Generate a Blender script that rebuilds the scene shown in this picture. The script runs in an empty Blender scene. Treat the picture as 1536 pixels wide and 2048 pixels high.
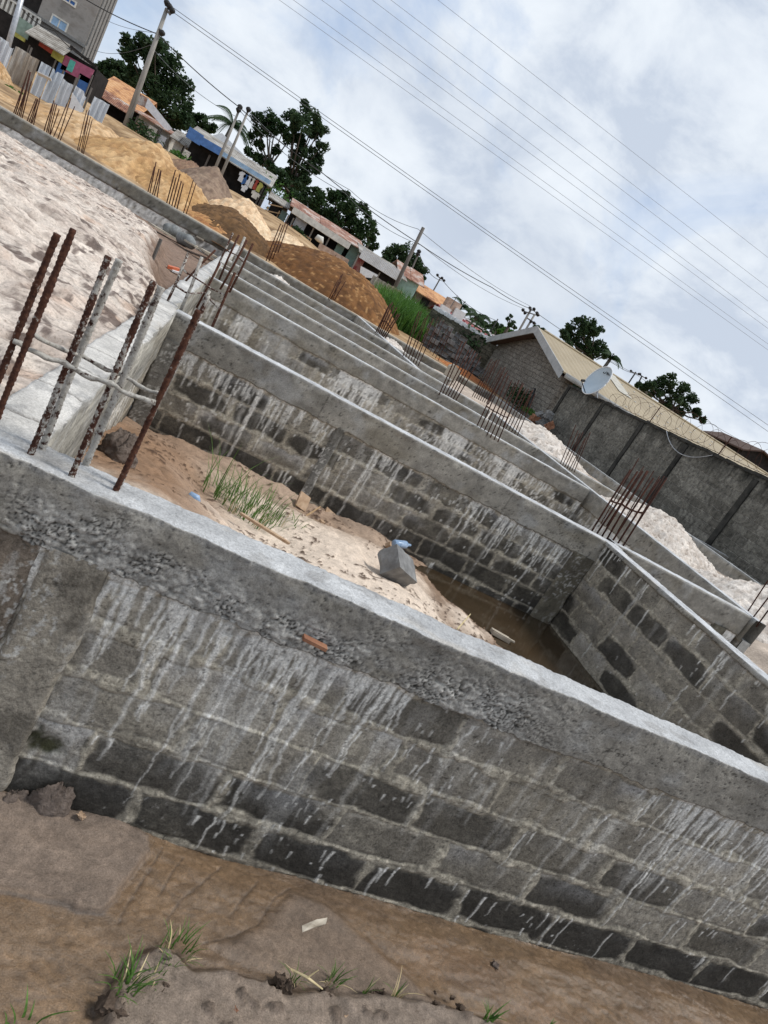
import bpy, bmesh, math, random
import numpy as np
from mathutils import Vector, Matrix
rnd = random.Random(7)
rng = np.random.default_rng(5)
scene = bpy.context.scene
COL = scene.collection

# ------------------------------------------------------------------ camera model
PITCH, ROLL, YAW, FPX = math.radians(14.5), math.radians(31.0), math.radians(19.35), 1380.0
H = 1.0
_f = np.array([math.sin(YAW)*math.cos(PITCH), math.cos(YAW)*math.cos(PITCH), -math.sin(PITCH)])
_r0 = np.cross(_f, [0, 0, 1.0]); _r0 /= np.linalg.norm(_r0); _u0 = np.cross(_r0, _f)
_r = math.cos(ROLL)*_r0+math.sin(ROLL)*_u0
_u = -math.sin(ROLL)*_r0+math.cos(ROLL)*_u0
def ray(px, py):
    return _r*((px-768)/FPX) - _u*((py-1024)/FPX) + _f
def ony(px, py, Y):
    d = ray(px, py); t = Y/d[1]; return np.array([0, 0, H])+t*d
def onz(px, py, Z):
    d = ray(px, py); t = (Z-H)/d[2]; return np.array([0, 0, H])+t*d
def onx(px, py, X):
    d = ray(px, py); t = X/d[0]; return np.array([0, 0, H])+t*d

cam = bpy.data.cameras.new('camera'); camo = bpy.data.objects.new('camera', cam); COL.objects.link(camo)
m = Matrix(((_r[0], _u[0], -_f[0], 0), (_r[1], _u[1], -_f[1], 0), (_r[2], _u[2], -_f[2], H), (0, 0, 0, 1)))
camo.matrix_world = m
cam.sensor_fit = 'VERTICAL'; cam.sensor_height = 36; cam.sensor_width = 27
cam.lens = FPX/2048*36; cam.clip_start = 0.05; cam.clip_end = 3000
scene.camera = camo

# ------------------------------------------------------------------ noise
def _hash(ix, iy, seed):
    h = (ix.astype(np.int64)*374761393 + iy.astype(np.int64)*668265263 + seed*974634777) & 0xffffffff
    h = ((h ^ (h >> 13))*1274126177) & 0xffffffff
    h = (h ^ (h >> 16)) & 0xffffff
    return h/float(0xffffff)
def vnoise(x, y, seed=0):
    x = np.asarray(x, float); y = np.asarray(y, float)
    ix = np.floor(x); iy = np.floor(y); fx = x-ix; fy = y-iy
    fx = fx*fx*(3-2*fx); fy = fy*fy*(3-2*fy)
    a = _hash(ix, iy, seed); b = _hash(ix+1, iy, seed); c = _hash(ix, iy+1, seed); d = _hash(ix+1, iy+1, seed)
    return (a*(1-fx)+b*fx)*(1-fy)+(c*(1-fx)+d*fx)*fy
def fbm(x, y, o=4, seed=0):
    s = 0; a = .5; t = 0
    for i in range(o):
        s = s+a*vnoise(x*2**i+17.3*i, y*2**i+9.1*i, seed+i); t += a; a *= .5
    return s/t
def worley(x, y, seed=0, f2=False):
    ix = np.floor(x); iy = np.floor(y); best = np.full(x.shape, 9.0); sec = np.full(x.shape, 9.0); cid = np.zeros(x.shape)
    for dx in (-1, 0, 1):
        for dy in (-1, 0, 1):
            cx = ix+dx; cy = iy+dy
            px = cx+_hash(cx, cy, seed); py = cy+_hash(cx, cy, seed+77)
            d = np.hypot(px-x, py-y); w = d < best; sec = np.where(w, best, np.minimum(sec, d))
            best = np.where(w, d, best); cid = np.where(w, _hash(cx, cy, seed+5), cid)
    return (best, cid, sec) if f2 else (best, cid)
def sst(a, b, x):
    t = np.clip((x-a)/(b-a), 0, 1); return t*t*(3-2*t)
def mixc(c, d, f):
    return c*(1-f[..., None])+np.array(d)*f[..., None] if not isinstance(d, np.ndarray) or d.ndim == 1 else c*(1-f[..., None])+d*f[..., None]
def polysd(x, y, poly):
    """signed distance, positive inside"""
    poly = np.array(poly); n = len(poly); best = np.full(x.shape, 1e9); ins = np.zeros(x.shape, bool)
    for i in range(n):
        ax, ay = poly[i][:2]; bx, by = poly[(i+1) % n][:2]
        ex, ey = bx-ax, by-ay; t = np.clip(((x-ax)*ex+(y-ay)*ey)/(ex*ex+ey*ey+1e-12), 0, 1)
        best = np.minimum(best, np.hypot(x-ax-t*ex, y-ay-t*ey))
        c = ((ay > y) != (by > y)) & (x < ex*(y-ay)/(ey+1e-12)+ax)
        ins ^= c
    return np.where(ins, best, -best)
def linesd(x, y, pts):
    best = np.full(x.shape, 1e9)
    for (a, b) in zip(pts[:-1], pts[1:]):
        ex, ey = b[0]-a[0], b[1]-a[1]; t = np.clip(((x-a[0])*ex+(y-a[1])*ey)/(ex*ex+ey*ey+1e-12), 0, 1)
        best = np.minimum(best, np.hypot(x-a[0]-t*ex, y-a[1]-t*ey))
    return best

# ------------------------------------------------------------------ object helpers
def tag(o, label=None, cat=None, group=None, kind=None):
    if label: o['label'] = label
    if cat: o['category'] = cat
    if group: o['group'] = group
    if kind: o['kind'] = kind
    elif cat and 'kind' not in o: o['kind'] = 'thing'
    return o
def thing(name, label, cat, loc=(0, 0, 0), group=None, rot=(0, 0, 0)):
    o = bpy.data.objects.new(name, None); COL.objects.link(o); o.location = loc; o.rotation_euler = rot
    o.empty_display_size = .2
    return tag(o, label, cat, group)
def link(name, me, mat, parent=None, loc=None):
    """world-space mesh; loc moves the origin there without moving the geometry"""
    o = bpy.data.objects.new(name, me); COL.objects.link(o)
    if mat is not None:
        for mm in (mat if isinstance(mat, (list, tuple)) else [mat]): me.materials.append(mm)
    if parent is not None:
        o.parent = parent
        pl = Vector(parent.location); q = parent
        while q.parent: q = q.parent; pl += Vector(q.location)
        me.transform(Matrix.Translation(-pl))
    elif loc is not None:
        me.transform(Matrix.Translation(-Vector(loc))); o.location = loc
    return o
def mesh_np(name, V, Fq, cols=None, smooth=True, extra=None):
    me = bpy.data.meshes.new(name)
    V = np.asarray(V, np.float32).reshape(-1, 3); Fq = np.asarray(Fq, np.int32)
    me.vertices.add(len(V)); me.vertices.foreach_set('co', V.ravel())
    k = Fq.shape[1]
    me.loops.add(Fq.size); me.loops.foreach_set('vertex_index', Fq.ravel())
    me.polygons.add(len(Fq)); me.polygons.foreach_set('loop_start', np.arange(0, Fq.size, k, dtype=np.int32))
    me.polygons.foreach_set('loop_total', np.full(len(Fq), k, np.int32))
    me.polygons.foreach_set('use_smooth', np.full(len(Fq), smooth))
    me.update(calc_edges=True); me.validate()
    if cols is not None:
        c = np.asarray(cols, np.float32).reshape(-1, cols.shape[-1])
        if c.shape[1] == 3: c = np.concatenate([c, np.ones((len(c), 1), np.float32)], 1)
        a = me.color_attributes.new('Col', 'FLOAT_COLOR', 'POINT'); a.data.foreach_set('color', c.ravel().astype(np.float32))
    return me
def grid_faces(n, m, flip=False, off=0):
    i = np.arange(n-1)[:, None]*m+np.arange(m-1)[None, :]
    f = np.stack([i, i+1, i+m+1, i+m], -1).reshape(-1, 4)+off
    return f[:, ::-1] if flip else f
class MB:
    """collects simple solids into ONE mesh"""
    def __init__(s): s.v = []; s.f = []; s.mi = []; s.cur = 0
    def add(s, vs, fs):
        o = len(s.v); s.v += [tuple(map(float, p)) for p in vs]; s.f += [tuple(i+o for i in f) for f in fs]; s.mi += [s.cur]*len(fs)
    def box(s, x0, x1, y0, y1, z0, z1):
        s.add([(x0, y0, z0), (x1, y0, z0), (x1, y1, z0), (x0, y1, z0), (x0, y0, z1), (x1, y0, z1), (x1, y1, z1), (x0, y1, z1)],
              [(0, 3, 2, 1), (4, 5, 6, 7), (0, 1, 5, 4), (1, 2, 6, 5), (2, 3, 7, 6), (3, 0, 4, 7)])
    def obox(s, c, ax, ay, az):
        c = np.array(c, float); ax = np.array(ax, float); ay = np.array(ay, float); az = np.array(az, float)
        P = [c+a*ax+b*ay+d*az for d in (-1, 1) for (a, b) in ((-1, -1), (1, -1), (1, 1), (-1, 1))]
        s.add(P, [(0, 3, 2, 1), (4, 5, 6, 7), (0, 1, 5, 4), (1, 2, 6, 5), (2, 3, 7, 6), (3, 0, 4, 7)])
    def slab(s, P, n, t):
        """thick polygon: P front points, extruded by n*t"""
        P = [np.array(p, float) for p in P]; n = np.array(n, float)*t; k = len(P)
        s.add(P+[p+n for p in P], [tuple(range(k)), tuple(range(2*k-1, k-1, -1))]+[(i, i+k, (i+1) % k+k, (i+1) % k) for i in range(k)])
    def tube(s, pts, r, k=6, cap=True):
        pts = [np.array(p, float) for p in pts]; n = len(pts)
        rs = r if isinstance(r, (list, tuple, np.ndarray)) else [r]*n
        rings = []; ref = np.array([0.31, 0.17, .93])
        for i, p in enumerate(pts):
            d = pts[min(i+1, n-1)]-pts[max(i-1, 0)]; d = d/(np.linalg.norm(d)+1e-12)
            if i == 0 and abs(d@ref) > .92: ref = np.array([.9, .3, .1])
            a = np.cross(d, ref); a /= np.linalg.norm(a); b = np.cross(d, a); ref = np.cross(a, d) if 0 else ref
            rings.append([p+rs[i]*(math.cos(2*math.pi*j/k)*a+math.sin(2*math.pi*j/k)*b) for j in range(k)])
        V = [q for R_ in rings for q in R_]
        Fc = [(i*k+j, i*k+(j+1) % k, (i+1)*k+(j+1) % k, (i+1)*k+j) for i in range(n-1) for j in range(k)]
        if cap: Fc += [tuple(range(k))[::-1], tuple((n-1)*k+j for j in range(k))]
        s.add(V, Fc)
    def mesh(s, name, smooth=False):
        me = bpy.data.meshes.new(name); me.from_pydata(s.v, [], s.f)
        me.polygons.foreach_set('material_index', s.mi)
        if smooth: me.polygons.foreach_set('use_smooth', [True]*len(s.f))
        bm = bmesh.new(); bm.from_mesh(me); bmesh.ops.recalc_face_normals(bm, faces=bm.faces); bm.to_mesh(me); bm.free()
        return me
    def build(s, name, mat, parent=None, loc=None, smooth=False):
        return link(name, s.mesh(name, smooth), mat, parent, loc)

# ------------------------------------------------------------------ materials
def _nodes(name):
    mt = bpy.data.materials.new(name); mt.use_nodes = True; nt = mt.node_tree; nt.nodes.clear()
    o = nt.nodes.new('ShaderNodeOutputMaterial'); b = nt.nodes.new('ShaderNodeBsdfPrincipled')
    nt.links.new(b.outputs[0], o.inputs[0]); b.inputs['Specular IOR Level'].default_value = .25
    return mt, nt, b
def _coord(nt, scale=(1, 1, 1)):
    tc = nt.nodes.new('ShaderNodeTexCoord'); mp = nt.nodes.new('ShaderNodeMapping')
    mp.inputs['Scale'].default_value = scale; nt.links.new(tc.outputs['Object'], mp.inputs[0]); return mp.outputs[0]
def _noise(nt, vec, sc, det=6, rough=.6, dist=0):
    n = nt.nodes.new('ShaderNodeTexNoise'); n.inputs['Scale'].default_value = sc; n.inputs['Detail'].default_value = det
    n.inputs['Roughness'].default_value = rough; n.inputs['Distortion'].default_value = dist
    nt.links.new(vec, n.inputs['Vector']); return n.outputs['Fac']
def _ramp(nt, fac, stops):
    r = nt.nodes.new('ShaderNodeValToRGB'); e = r.color_ramp.elements
    while len(e) < len(stops): e.new(.5)
    for el, (p, c) in zip(e, stops): el.position = p; el.color = (*c, 1) if len(c) == 3 else c
    nt.links.new(fac, r.inputs[0]); return r.outputs[0]
def _mul(nt, a, b, fac=1.0):
    x = nt.nodes.new('ShaderNodeMix'); x.data_type = 'RGBA'; x.blend_type = 'MULTIPLY'; x.inputs[0].default_value = fac
    nt.links.new(a, x.inputs[6]); nt.links.new(b, x.inputs[7]); return x.outputs[2]
def _mix(nt, fac, a, b):
    x = nt.nodes.new('ShaderNodeMix'); x.data_type = 'RGBA'
    if isinstance(fac, (int, float)): x.inputs[0].default_value = fac
    else: nt.links.new(fac, x.inputs[0])
    for s, i in ((a, 6), (b, 7)):
        if isinstance(s, tuple): x.inputs[i].default_value = (*s, 1)
        else: nt.links.new(s, x.inputs[i])
    return x.outputs[2]
def _bump(nt, b, h, strength, dist):
    n = nt.nodes.new('ShaderNodeBump'); n.inputs['Strength'].default_value = strength; n.inputs['Distance'].default_value = dist
    nt.links.new(h, n.inputs['Height']); nt.links.new(n.outputs[0], b.inputs['Normal'])
def mat_attr(name, rough=.9, nscale=60, var=.35, bump=.5, bdist=.01, scale2=9, alpha_rough=False, spec=.25, grain=0):
    """base colour from the mesh's own albedo attribute times fine procedural variation"""
    mt, nt, b = _nodes(name); v = _coord(nt)
    a = nt.nodes.new('ShaderNodeAttribute'); a.attribute_name = 'Col'
    n1 = _noise(nt, v, nscale, 8, .7); n2 = _noise(nt, v, scale2, 5, .6)
    lo = 1-var; hi = 1+var
    c = _mul(nt, a.outputs['Color'], _ramp(nt, n1, [(.28, (lo, lo, lo)), (.72, (hi, hi, hi))]))
    c = _mul(nt, c, _ramp(nt, n2, [(.3, (.82, .82, .82)), (.7, (1.16, 1.16, 1.15))]))
    if grain:
        g = _noise(nt, v, grain, 2, .5)
        c = _mul(nt, c, _ramp(nt, g, [(.3, (.68, .66, .64)), (.45, (1, 1, 1)), (.62, (1, 1, 1)), (.75, (1.22, 1.22, 1.22))]))
    nt.links.new(c, b.inputs['Base Color']); b.inputs['Roughness'].default_value = rough; b.inputs['Specular IOR Level'].default_value = spec
    if alpha_rough: nt.links.new(a.outputs['Alpha'], b.inputs['Roughness'])
    if bump: _bump(nt, b, n1, bump, bdist)
    return mt
def mat_noise(name, c1, c2, scale=8, rough=.85, bump=.3, bdist=.01, stretch=(1, 1, 1), lo=.35, hi=.65, c3=None, det=7, metal=0, spec=.25):
    mt, nt, b = _nodes(name); v = _coord(nt, stretch); n = _noise(nt, v, scale, det, .65)
    st = [(lo, c1), (hi, c2)]
    if c3: st = [(lo, c1), ((lo+hi)/2, c2), (hi, c3)]
    nt.links.new(_ramp(nt, n, st), b.inputs['Base Color']); b.inputs['Roughness'].default_value = rough
    b.inputs['Metallic'].default_value = metal; b.inputs['Specular IOR Level'].default_value = spec
    if bump: _bump(nt, b, n, bump, bdist)
    return mt
TD = 0.0
def mat_blocks(name, c1, c2, cm, bw, bh, axis='xz', stain=(.03, .03, .028), stain_amt=.5, bump=.6, topdark=None):
    """coursed blockwork for distant walls"""
    mt, nt, b = _nodes(name)
    tc = nt.nodes.new('ShaderNodeTexCoord'); sp = nt.nodes.new('ShaderNodeSeparateXYZ'); cb = nt.nodes.new('ShaderNodeCombineXYZ')
    wn = nt.nodes.new('ShaderNodeTexNoise'); wn.inputs['Scale'].default_value = 2.5; wn.inputs['Detail'].default_value = 5; nt.links.new(tc.outputs['Object'], wn.inputs['Vector'])
    wv = nt.nodes.new('ShaderNodeVectorMath'); wv.operation = 'MULTIPLY_ADD'; wv.inputs[1].default_value = (.16, .16, .16); nt.links.new(wn.outputs['Color'], wv.inputs[0]); nt.links.new(tc.outputs['Object'], wv.inputs[2])
    nt.links.new(wv.outputs[0], sp.inputs[0])
    nt.links.new(sp.outputs[{'x': 0, 'y': 1}[axis[0]]], cb.inputs[0]); nt.links.new(sp.outputs[2], cb.inputs[1])
    br = nt.nodes.new('ShaderNodeTexBrick'); nt.links.new(cb.outputs[0], br.inputs[0])
    br.inputs['Color1'].default_value = (*c1, 1); br.inputs['Color2'].default_value = (*c2, 1); br.inputs['Mortar'].default_value = (*cm, 1)
    br.inputs['Scale'].default_value = 1; br.inputs['Brick Width'].default_value = bw; br.inputs['Row Height'].default_value = bh
    br.inputs['Mortar Size'].default_value = .018; br.inputs['Mortar Smooth'].default_value = .5; br.inputs['Bias'].default_value = 0
    n = _noise(nt, tc.outputs['Object'], 1.2, 8, .7); n2 = _noise(nt, tc.outputs['Object'], 9, 8, .75)
    c = _mix(nt, _ramp(nt, n, [(.42, (0, 0, 0)), (.68, (stain_amt,)*3)]), br.outputs['Color'], stain)
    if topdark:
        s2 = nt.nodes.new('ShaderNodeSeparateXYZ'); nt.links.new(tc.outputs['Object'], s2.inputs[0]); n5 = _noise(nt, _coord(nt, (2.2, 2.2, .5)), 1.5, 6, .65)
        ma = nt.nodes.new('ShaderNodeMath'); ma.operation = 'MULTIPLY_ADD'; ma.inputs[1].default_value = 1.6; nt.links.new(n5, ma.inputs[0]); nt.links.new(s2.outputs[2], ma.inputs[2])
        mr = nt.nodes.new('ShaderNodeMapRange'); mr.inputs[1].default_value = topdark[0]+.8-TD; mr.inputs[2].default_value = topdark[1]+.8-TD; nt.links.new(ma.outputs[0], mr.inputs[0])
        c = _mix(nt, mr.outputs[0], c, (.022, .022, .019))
    c = _mul(nt, c, _ramp(nt, n2, [(.34, (.38, .38, .38)), (.66, (1.6, 1.6, 1.56))]))
    nt.links.new(c, b.inputs['Base Color']); b.inputs['Roughness'].default_value = .95
    bp = nt.nodes.new('ShaderNodeBump'); bp.inputs['Strength'].default_value = bump; bp.inputs['Distance'].default_value = .03
    ad = nt.nodes.new('ShaderNodeMath'); ad.operation = 'SUBTRACT'; nt.links.new(n2, ad.inputs[0]); nt.links.new(br.outputs['Fac'], ad.inputs[1])
    nt.links.new(ad.outputs[0], bp.inputs['Height']); nt.links.new(bp.outputs[0], b.inputs['Normal'])
    return mt

M = {}
M['wall'] = mat_attr('weathered_blockwork', .93, 90, .45, .8, .006, 8, grain=190)
M['wall_far'] = mat_attr('weathered_blockwork_far', .93, 30, .28, .4, .01, 5)
M['ground'] = mat_attr('wet_sand', .9, 150, .42, .8, .005, 6, alpha_rough=True, spec=.5, grain=200)
M['sand'] = mat_attr('dry_sand', .95, 26, .28, .7, .02, 3, grain=70)
M['pit'] = mat_attr('pit_sand', .92, 90, .2, .5, .008, 5)
M['terrain'] = mat_noise('bare_earth', (.17, .105, .055), (.34, .225, .12), .5, .95, .9, .25, c3=(.46, .33, .20), lo=.38, hi=.66)
M['beam'] = mat_attr('cast_beam_concrete', .93, 95, .34, .45, .004, 6, grain=170)
M['concrete_top'] = mat_noise('pale_concrete', (.38, .38, .38), (.55, .56, .57), 14, .9, .4, .01)
M['concrete'] = mat_noise('grey_concrete', (.17, .165, .155), (.30, .295, .28), 9, .92, .4, .01)
M['block'] = mat_noise('cement_block', (.13, .13, .13), (.26, .26, .255), 7, .93, .5, .01)
M['pole'] = mat_noise('pale_pole_wood', (.22, .21, .19), (.36, .34, .31), 3, .85, .2, .01, (4, 4, .4))
M['pole_dark'] = mat_noise('dark_pole_wood', (.09, .08, .07), (.18, .165, .15), 3, .85, .2, .01, (4, 4, .4))
M['black'] = mat_noise('black_rubber', (.012, .012, .013), (.03, .03, .03), 10, .6, 0)
M['wire'] = mat_noise('wire_metal', (.10, .11, .12), (.15, .16, .17), 5, .6, 0)
M['wire_pale'] = mat_noise('pale_wire_metal', (.22, .24, .27), (.30, .32, .35), 5, .6, 0)
M['steel'] = mat_noise('galvanised_steel', (.35, .37, .4), (.55, .57, .6), 4, .45, .1, .01, metal=.4)
M['white'] = mat_noise('white_paint', (.62, .63, .64), (.78, .79, .8), 5, .6, .1, .01)
M['steel_dull'] = mat_noise('grey_painted_board', (.30, .31, .31), (.42, .43, .43), 2, .7, .1, .01)
M['pipe_pale'] = mat_noise('chalky_patch', (.38, .36, .31), (.5, .48, .42), 2, .7, 0)
M['dark'] = mat_noise('dark_interior', (.012, .011, .010), (.03, .026, .024), 2, .9, 0)  # near-black; paints in the shade inside open shops and openings
M['wood'] = mat_noise('raw_timber', (.30, .19, .10), (.48, .34, .2), 6, .85, .2, .005, (1, 6, 6))
M['plank'] = mat_noise('grey_planks', (.26, .22, .17), (.5, .45, .37), 5, .85, .2, .005, (1, 5, 5))
M['tile'] = mat_noise('orange_tile_chip', (.32, .21, .13), (.48, .35, .24), 14, .9, .3, .004)
M['brickchip'] = mat_noise('red_brown_brick', (.22, .10, .06), (.33, .17, .10), 25, .9, .3, .004)
M['trunk'] = mat_noise('tree_bark', (.045, .035, .027), (.10, .08, .06), 4, .95, .5, .05, (3, 3, .6))
M['trunk_pale'] = mat_noise('pale_bark', (.10, .09, .075), (.2, .185, .16), 3, .95, .5, .05, (3, 3, .6))
M['blue_bottle'] = mat_noise('blue_plastic', (.16, .26, .40), (.35, .45, .6), 20, .25, .2, .004)

def mat_leaf(name, c1, c2, c3, scale=.9):
    mt, nt, b = _nodes(name); v = _coord(nt); n = _noise(nt, v, scale, 5, .7)
    oi = _noise(nt, v, scale*9, 2, .5)
    c = _ramp(nt, n, [(.33, c1), (.52, c2), (.7, c3)])
    c = _mul(nt, c, _ramp(nt, oi, [(.3, (.6, .62, .6)), (.7, (1.4, 1.38, 1.3))]))
    nt.links.new(c, b.inputs['Base Color']); b.inputs['Roughness'].default_value = .6; b.inputs['Specular IOR Level'].default_value = .2
    tr = nt.nodes.new('ShaderNodeBsdfTranslucent'); nt.links.new(c, tr.inputs['Color']); mx = nt.nodes.new('ShaderNodeMixShader'); mx.inputs[0].default_value = .38
    nt.links.new(b.outputs[0], mx.inputs[1]); nt.links.new(tr.outputs[0], mx.inputs[2]); nt.links.new(mx.outputs[0], [n_ for n_ in nt.nodes if n_.type == 'OUTPUT_MATERIAL'][0].inputs[0])
    return mt
M['leaf'] = mat_leaf('dark_foliage', (.020, .040, .018), (.038, .070, .030), (.080, .12, .052), .5)
M['leaf_mid'] = mat_leaf('mid_foliage', (.018, .038, .014), (.032, .065, .024), (.06, .10, .035), .6)
M['leaf_bright'] = mat_leaf('bright_foliage', (.04, .10, .02), (.07, .16, .03), (.11, .22, .05), 1.5)
M['palm'] = mat_leaf('palm_fronds', (.02, .045, .02), (.035, .07, .03), (.07, .11, .05), 1)
M['grass'] = mat_leaf('grass_blades', (.065, .135, .03), (.10, .20, .045), (.16, .26, .08), 6)
M['straw'] = mat_noise('dry_straw', (.42, .33, .17), (.6, .5, .3), 20, .9, 0)

def mat_rebar():
    mt, nt, b = _nodes('rusty_rebar'); v = _coord(nt)
    n = _noise(nt, v, 60, 5, .65); n2 = _noise(nt, v, 9, 4, .6)
    rust = _ramp(nt, n, [(.35, (.035, .012, .009)), (.6, (.10, .035, .02)), (.75, (.17, .07, .035))])
    ad = nt.nodes.new('ShaderNodeMath'); ad.operation = 'ADD'; nt.links.new(n, ad.inputs[0]); nt.links.new(n2, ad.inputs[1])
    c = _mix(nt, _ramp(nt, ad.outputs[0], [(.54, (0, 0, 0)), (.565, (1, 1, 1))]) if 0 else _ramp(nt, ad.outputs[0], [(1.0, (0, 0, 0)), (1.0, (1, 1, 1))]), rust, (.42, .4, .36))
    nt.links.new(c, b.inputs['Base Color']); b.inputs['Roughness'].default_value = .9
    _bump(nt, b, n, .5, .004)
    return mt
def mat_rebar_c(name, lo, hi):
    mt, nt, b = _nodes(name); v = _coord(nt)
    n = _noise(nt, v, 55, 5, .7); n2 = _noise(nt, v, 7, 3, .6)
    rust = _ramp(nt, n, [(.35, (.035, .014, .010)), (.6, (.10, .042, .025)), (.75, (.18, .085, .045))])
    x = nt.nodes.new('ShaderNodeMath'); x.operation = 'MULTIPLY_ADD'; x.inputs[1].default_value = .6
    nt.links.new(n, x.inputs[0]); y = nt.nodes.new('ShaderNodeMath'); y.operation = 'MULTIPLY'; y.inputs[1].default_value = .4
    nt.links.new(n2, y.inputs[0]); nt.links.new(y.outputs[0], x.inputs[2])
    k = _ramp(nt, x.outputs[0], [(lo, (0, 0, 0)), (hi, (1, 1, 1))])
    cem = _ramp(nt, _noise(nt, v, 38, 5, .7), [(.3, (.22, .20, .17)), (.5, (.42, .40, .36)), (.7, (.55, .53, .49))])
    nt.links.new(_mix(nt, k, rust, cem), b.inputs['Base Color']); b.inputs['Roughness'].default_value = .9
    _bump(nt, b, n, .9, .006); return mt
M['rebar'] = mat_rebar_c('rusty_rebar', .60, .66)
M['rebar_mix'] = mat_rebar_c('cement_spattered_rebar', .50, .55)
M['rebar_cem'] = mat_rebar_c('cement_coated_rebar', .41, .47)
M['rebar_far'] = mat_noise('rusty_rebar_far', (.03, .012, .009), (.085, .033, .021), 12, .9, 0)

# ------------------------------------------------------------------ blockwork generator
def face_colours(U, V, seed, hb, ch, bw, L, zb, drip=1.0, dark=1.0, wet_row=True, clean=0.0, haze=1.0, mortar_tan=1.0, foot=4, wash=.34):
    """U along the wall, V depth below its top, both (rows, cols). Albedo + relief of weathered blocks."""
    Uw = U+.016*(fbm(U*9, V*9, 3, seed)-.5)*2; Vw = V+.012*(fbm(U*7+50, V*7, 3, seed+1)-.5)*2
    q = (Vw-hb)/ch; row = np.floor(q); fv = q-row
    off = _hash(row, row*0, seed+3)*.22+np.where(row % 2 == 0, 0.0, .5)
    bu = Uw/bw+off; bi = np.floor(bu); fu = bu-bi
    r1 = _hash(bi, row, seed+11); r2 = _hash(bi, row, seed+12); r3 = _hash(bi, row, seed+13); r4 = _hash(bi, row, seed+14)
    du = np.minimum(fu, 1-fu)*bw; dv = np.minimum(fv, 1-fv)*ch
    wn = fbm(U*6, V*6, 4, seed+21)
    wid = .007+.034*sst(.35, .75, wn)
    d = np.minimum(du, dv); mort = 1-sst(wid*.5, wid*1.15+.006, d)
    smear = sst(.50, .72, fbm(U*3.5, V*5, 5, seed+22))*.75
    fine = fbm(U*45, V*45, 4, seed+31); med = fbm(U*8, V*10, 5, seed+32); big = fbm(U*1.3, V*1.6, 4, seed+33)
    base = np.array([.288, .266, .228])*np.where(row < .5, .86, 1.0)[..., None]
    c = np.ones(U.shape+(3,))*base
    c *= (.68+.58*r1)[..., None]*(.75+.5*med)[..., None]
    c = mixc(c, [.235, .21, .165], (sst(.5, .8, big)*.5*mortar_tan))
    # dark damp centres of the blocks
    cx = .5+.25*(r2-.5); e = np.abs((fu-cx)/.54)**2.6+np.abs((fv-.60)/.52)**2.4
    e = e+1.5*(fbm(U*5, V*9, 5, seed+41)-.5)
    last = (row >= foot) if wet_row else np.zeros(U.shape, bool)
    sd = np.where(last, 1.0, np.clip((r3*1.6-.62+.15*(row-1))*dark, 0, 1))
    damp = sst(1.15, .60, e*np.where(last, .55, .80))*sd
    c = mixc(c, np.array([.05, .046, .040]), damp*np.where(last, .94, .86))
    # pale lime haze along the upper half of many blocks
    hz = sst(.35, .75, fbm(U*5+9, V*6, 5, seed+43))*sst(.75, .1, fv)*np.clip(r4*1.5-.35, 0, 1)*haze*np.where(last, .12, 1)
    c = mixc(c, [.47, .47, .475], hz*.6)
    # mortar
    ed = sst(.007, .001, np.abs(d-wid*.8))*sst(.45, .62, fbm(U*7+3, V*7, 4, seed+23)); c = mixc(c, [.045, .04, .034], ed*.75)
    mcol = np.array([.38, .35, .29])*(.6+.75*fine)[..., None]*(.8+.4*med)[..., None]
    mm = np.clip(np.maximum(mort*.85, smear*.62*(1-damp*.6)), 0, 1)
    if wet_row: mm = mm*np.where(last, .8, 1)
    c = mixc(c, mcol, mm)
    # wet foot of the wall
    ft = sst(zb-.10, zb+.02, V+.06*(fbm(U*4, V*0, 4, seed+51)-.5))
    if wet_row: c = mixc(c, [.035, .031, .026], ft*.8)
    disp = -.003*(1-mm)*sst(0, .012, d)+.008*(med-.5)+.008*(fine-.5)*(.5+.5*mm)-.006*sst(.012, 0, np.abs(d-wid))*.5
    disp = disp+.006*(r2-.5)
    # lime runs
    rows, cols = U.shape; k = np.zeros(U.shape, np.float32)
    du_ = U[0, 1]-U[0, 0]; dv_ = V[1, 0]-V[0, 0]
    rg = np.random.default_rng(seed+99)
    def run(u0, v0, ln, w, s, wob=.004):
        i0 = int((v0-V[0, 0])/dv_); n = max(2, int(ln/dv_)); ii = np.arange(max(i0, 0), min(i0+n, rows))
        if len(ii) < 2: return
        steps = rg.normal(0, wob, len(ii))*math.sqrt(max(dv_, .003)/.005)*.45; path = u0+np.cumsum(np.where(rg.random(len(ii)) < .35, steps, 0))+.004*np.sin(ii*dv_*40+u0*90)
        t = (ii-i0)/n; ww = w*(1-.55*t)
        hw = int(math.ceil(w/du_))+1
        offs = np.arange(-hw, hw+1)
        jj = np.round((path-U[0, 0])/du_).astype(int)[:, None]+offs[None, :]
        uu = U[0, 0]+jj*du_
        val = s*np.clip(1.35-np.abs(uu-path[:, None])/(ww[:, None]*.5+du_*.35), 0, 1)*(1-.6*t[:, None]**2)
        ok = (jj >= 0) & (jj < cols); I = np.repeat(ii[:, None], jj.shape[1], 1)
        np.maximum.at(k, (I[ok], np.clip(jj, 0, cols-1)[ok]), val[ok])
    for _ in range(int(9*L*drip)):             # broad soft runs under them
        u0 = U[0, 0]+rg.random()*L; run(u0, hb+rg.random()*.3, .2+.6*rg.random(), .02+.05*rg.random(), .08+.3*rg.random()**2, .004)
    nd = int(52*L*drip); us = U[0, 0]+rg.random(nd*4)*L
    dens = sst(.42, .60, fbm(us*1.6, us*0+seed, 4, seed+61)); us = us[rg.random(len(us)) < dens*.9][:nd]
    for u0 in us:
        ln = min(.03+rg.exponential(.19), .95)
        run(u0, hb+rg.random()*.02-.02, ln, .008+.017*rg.random()**2, .65+.35*rg.random(), .0045)
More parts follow.
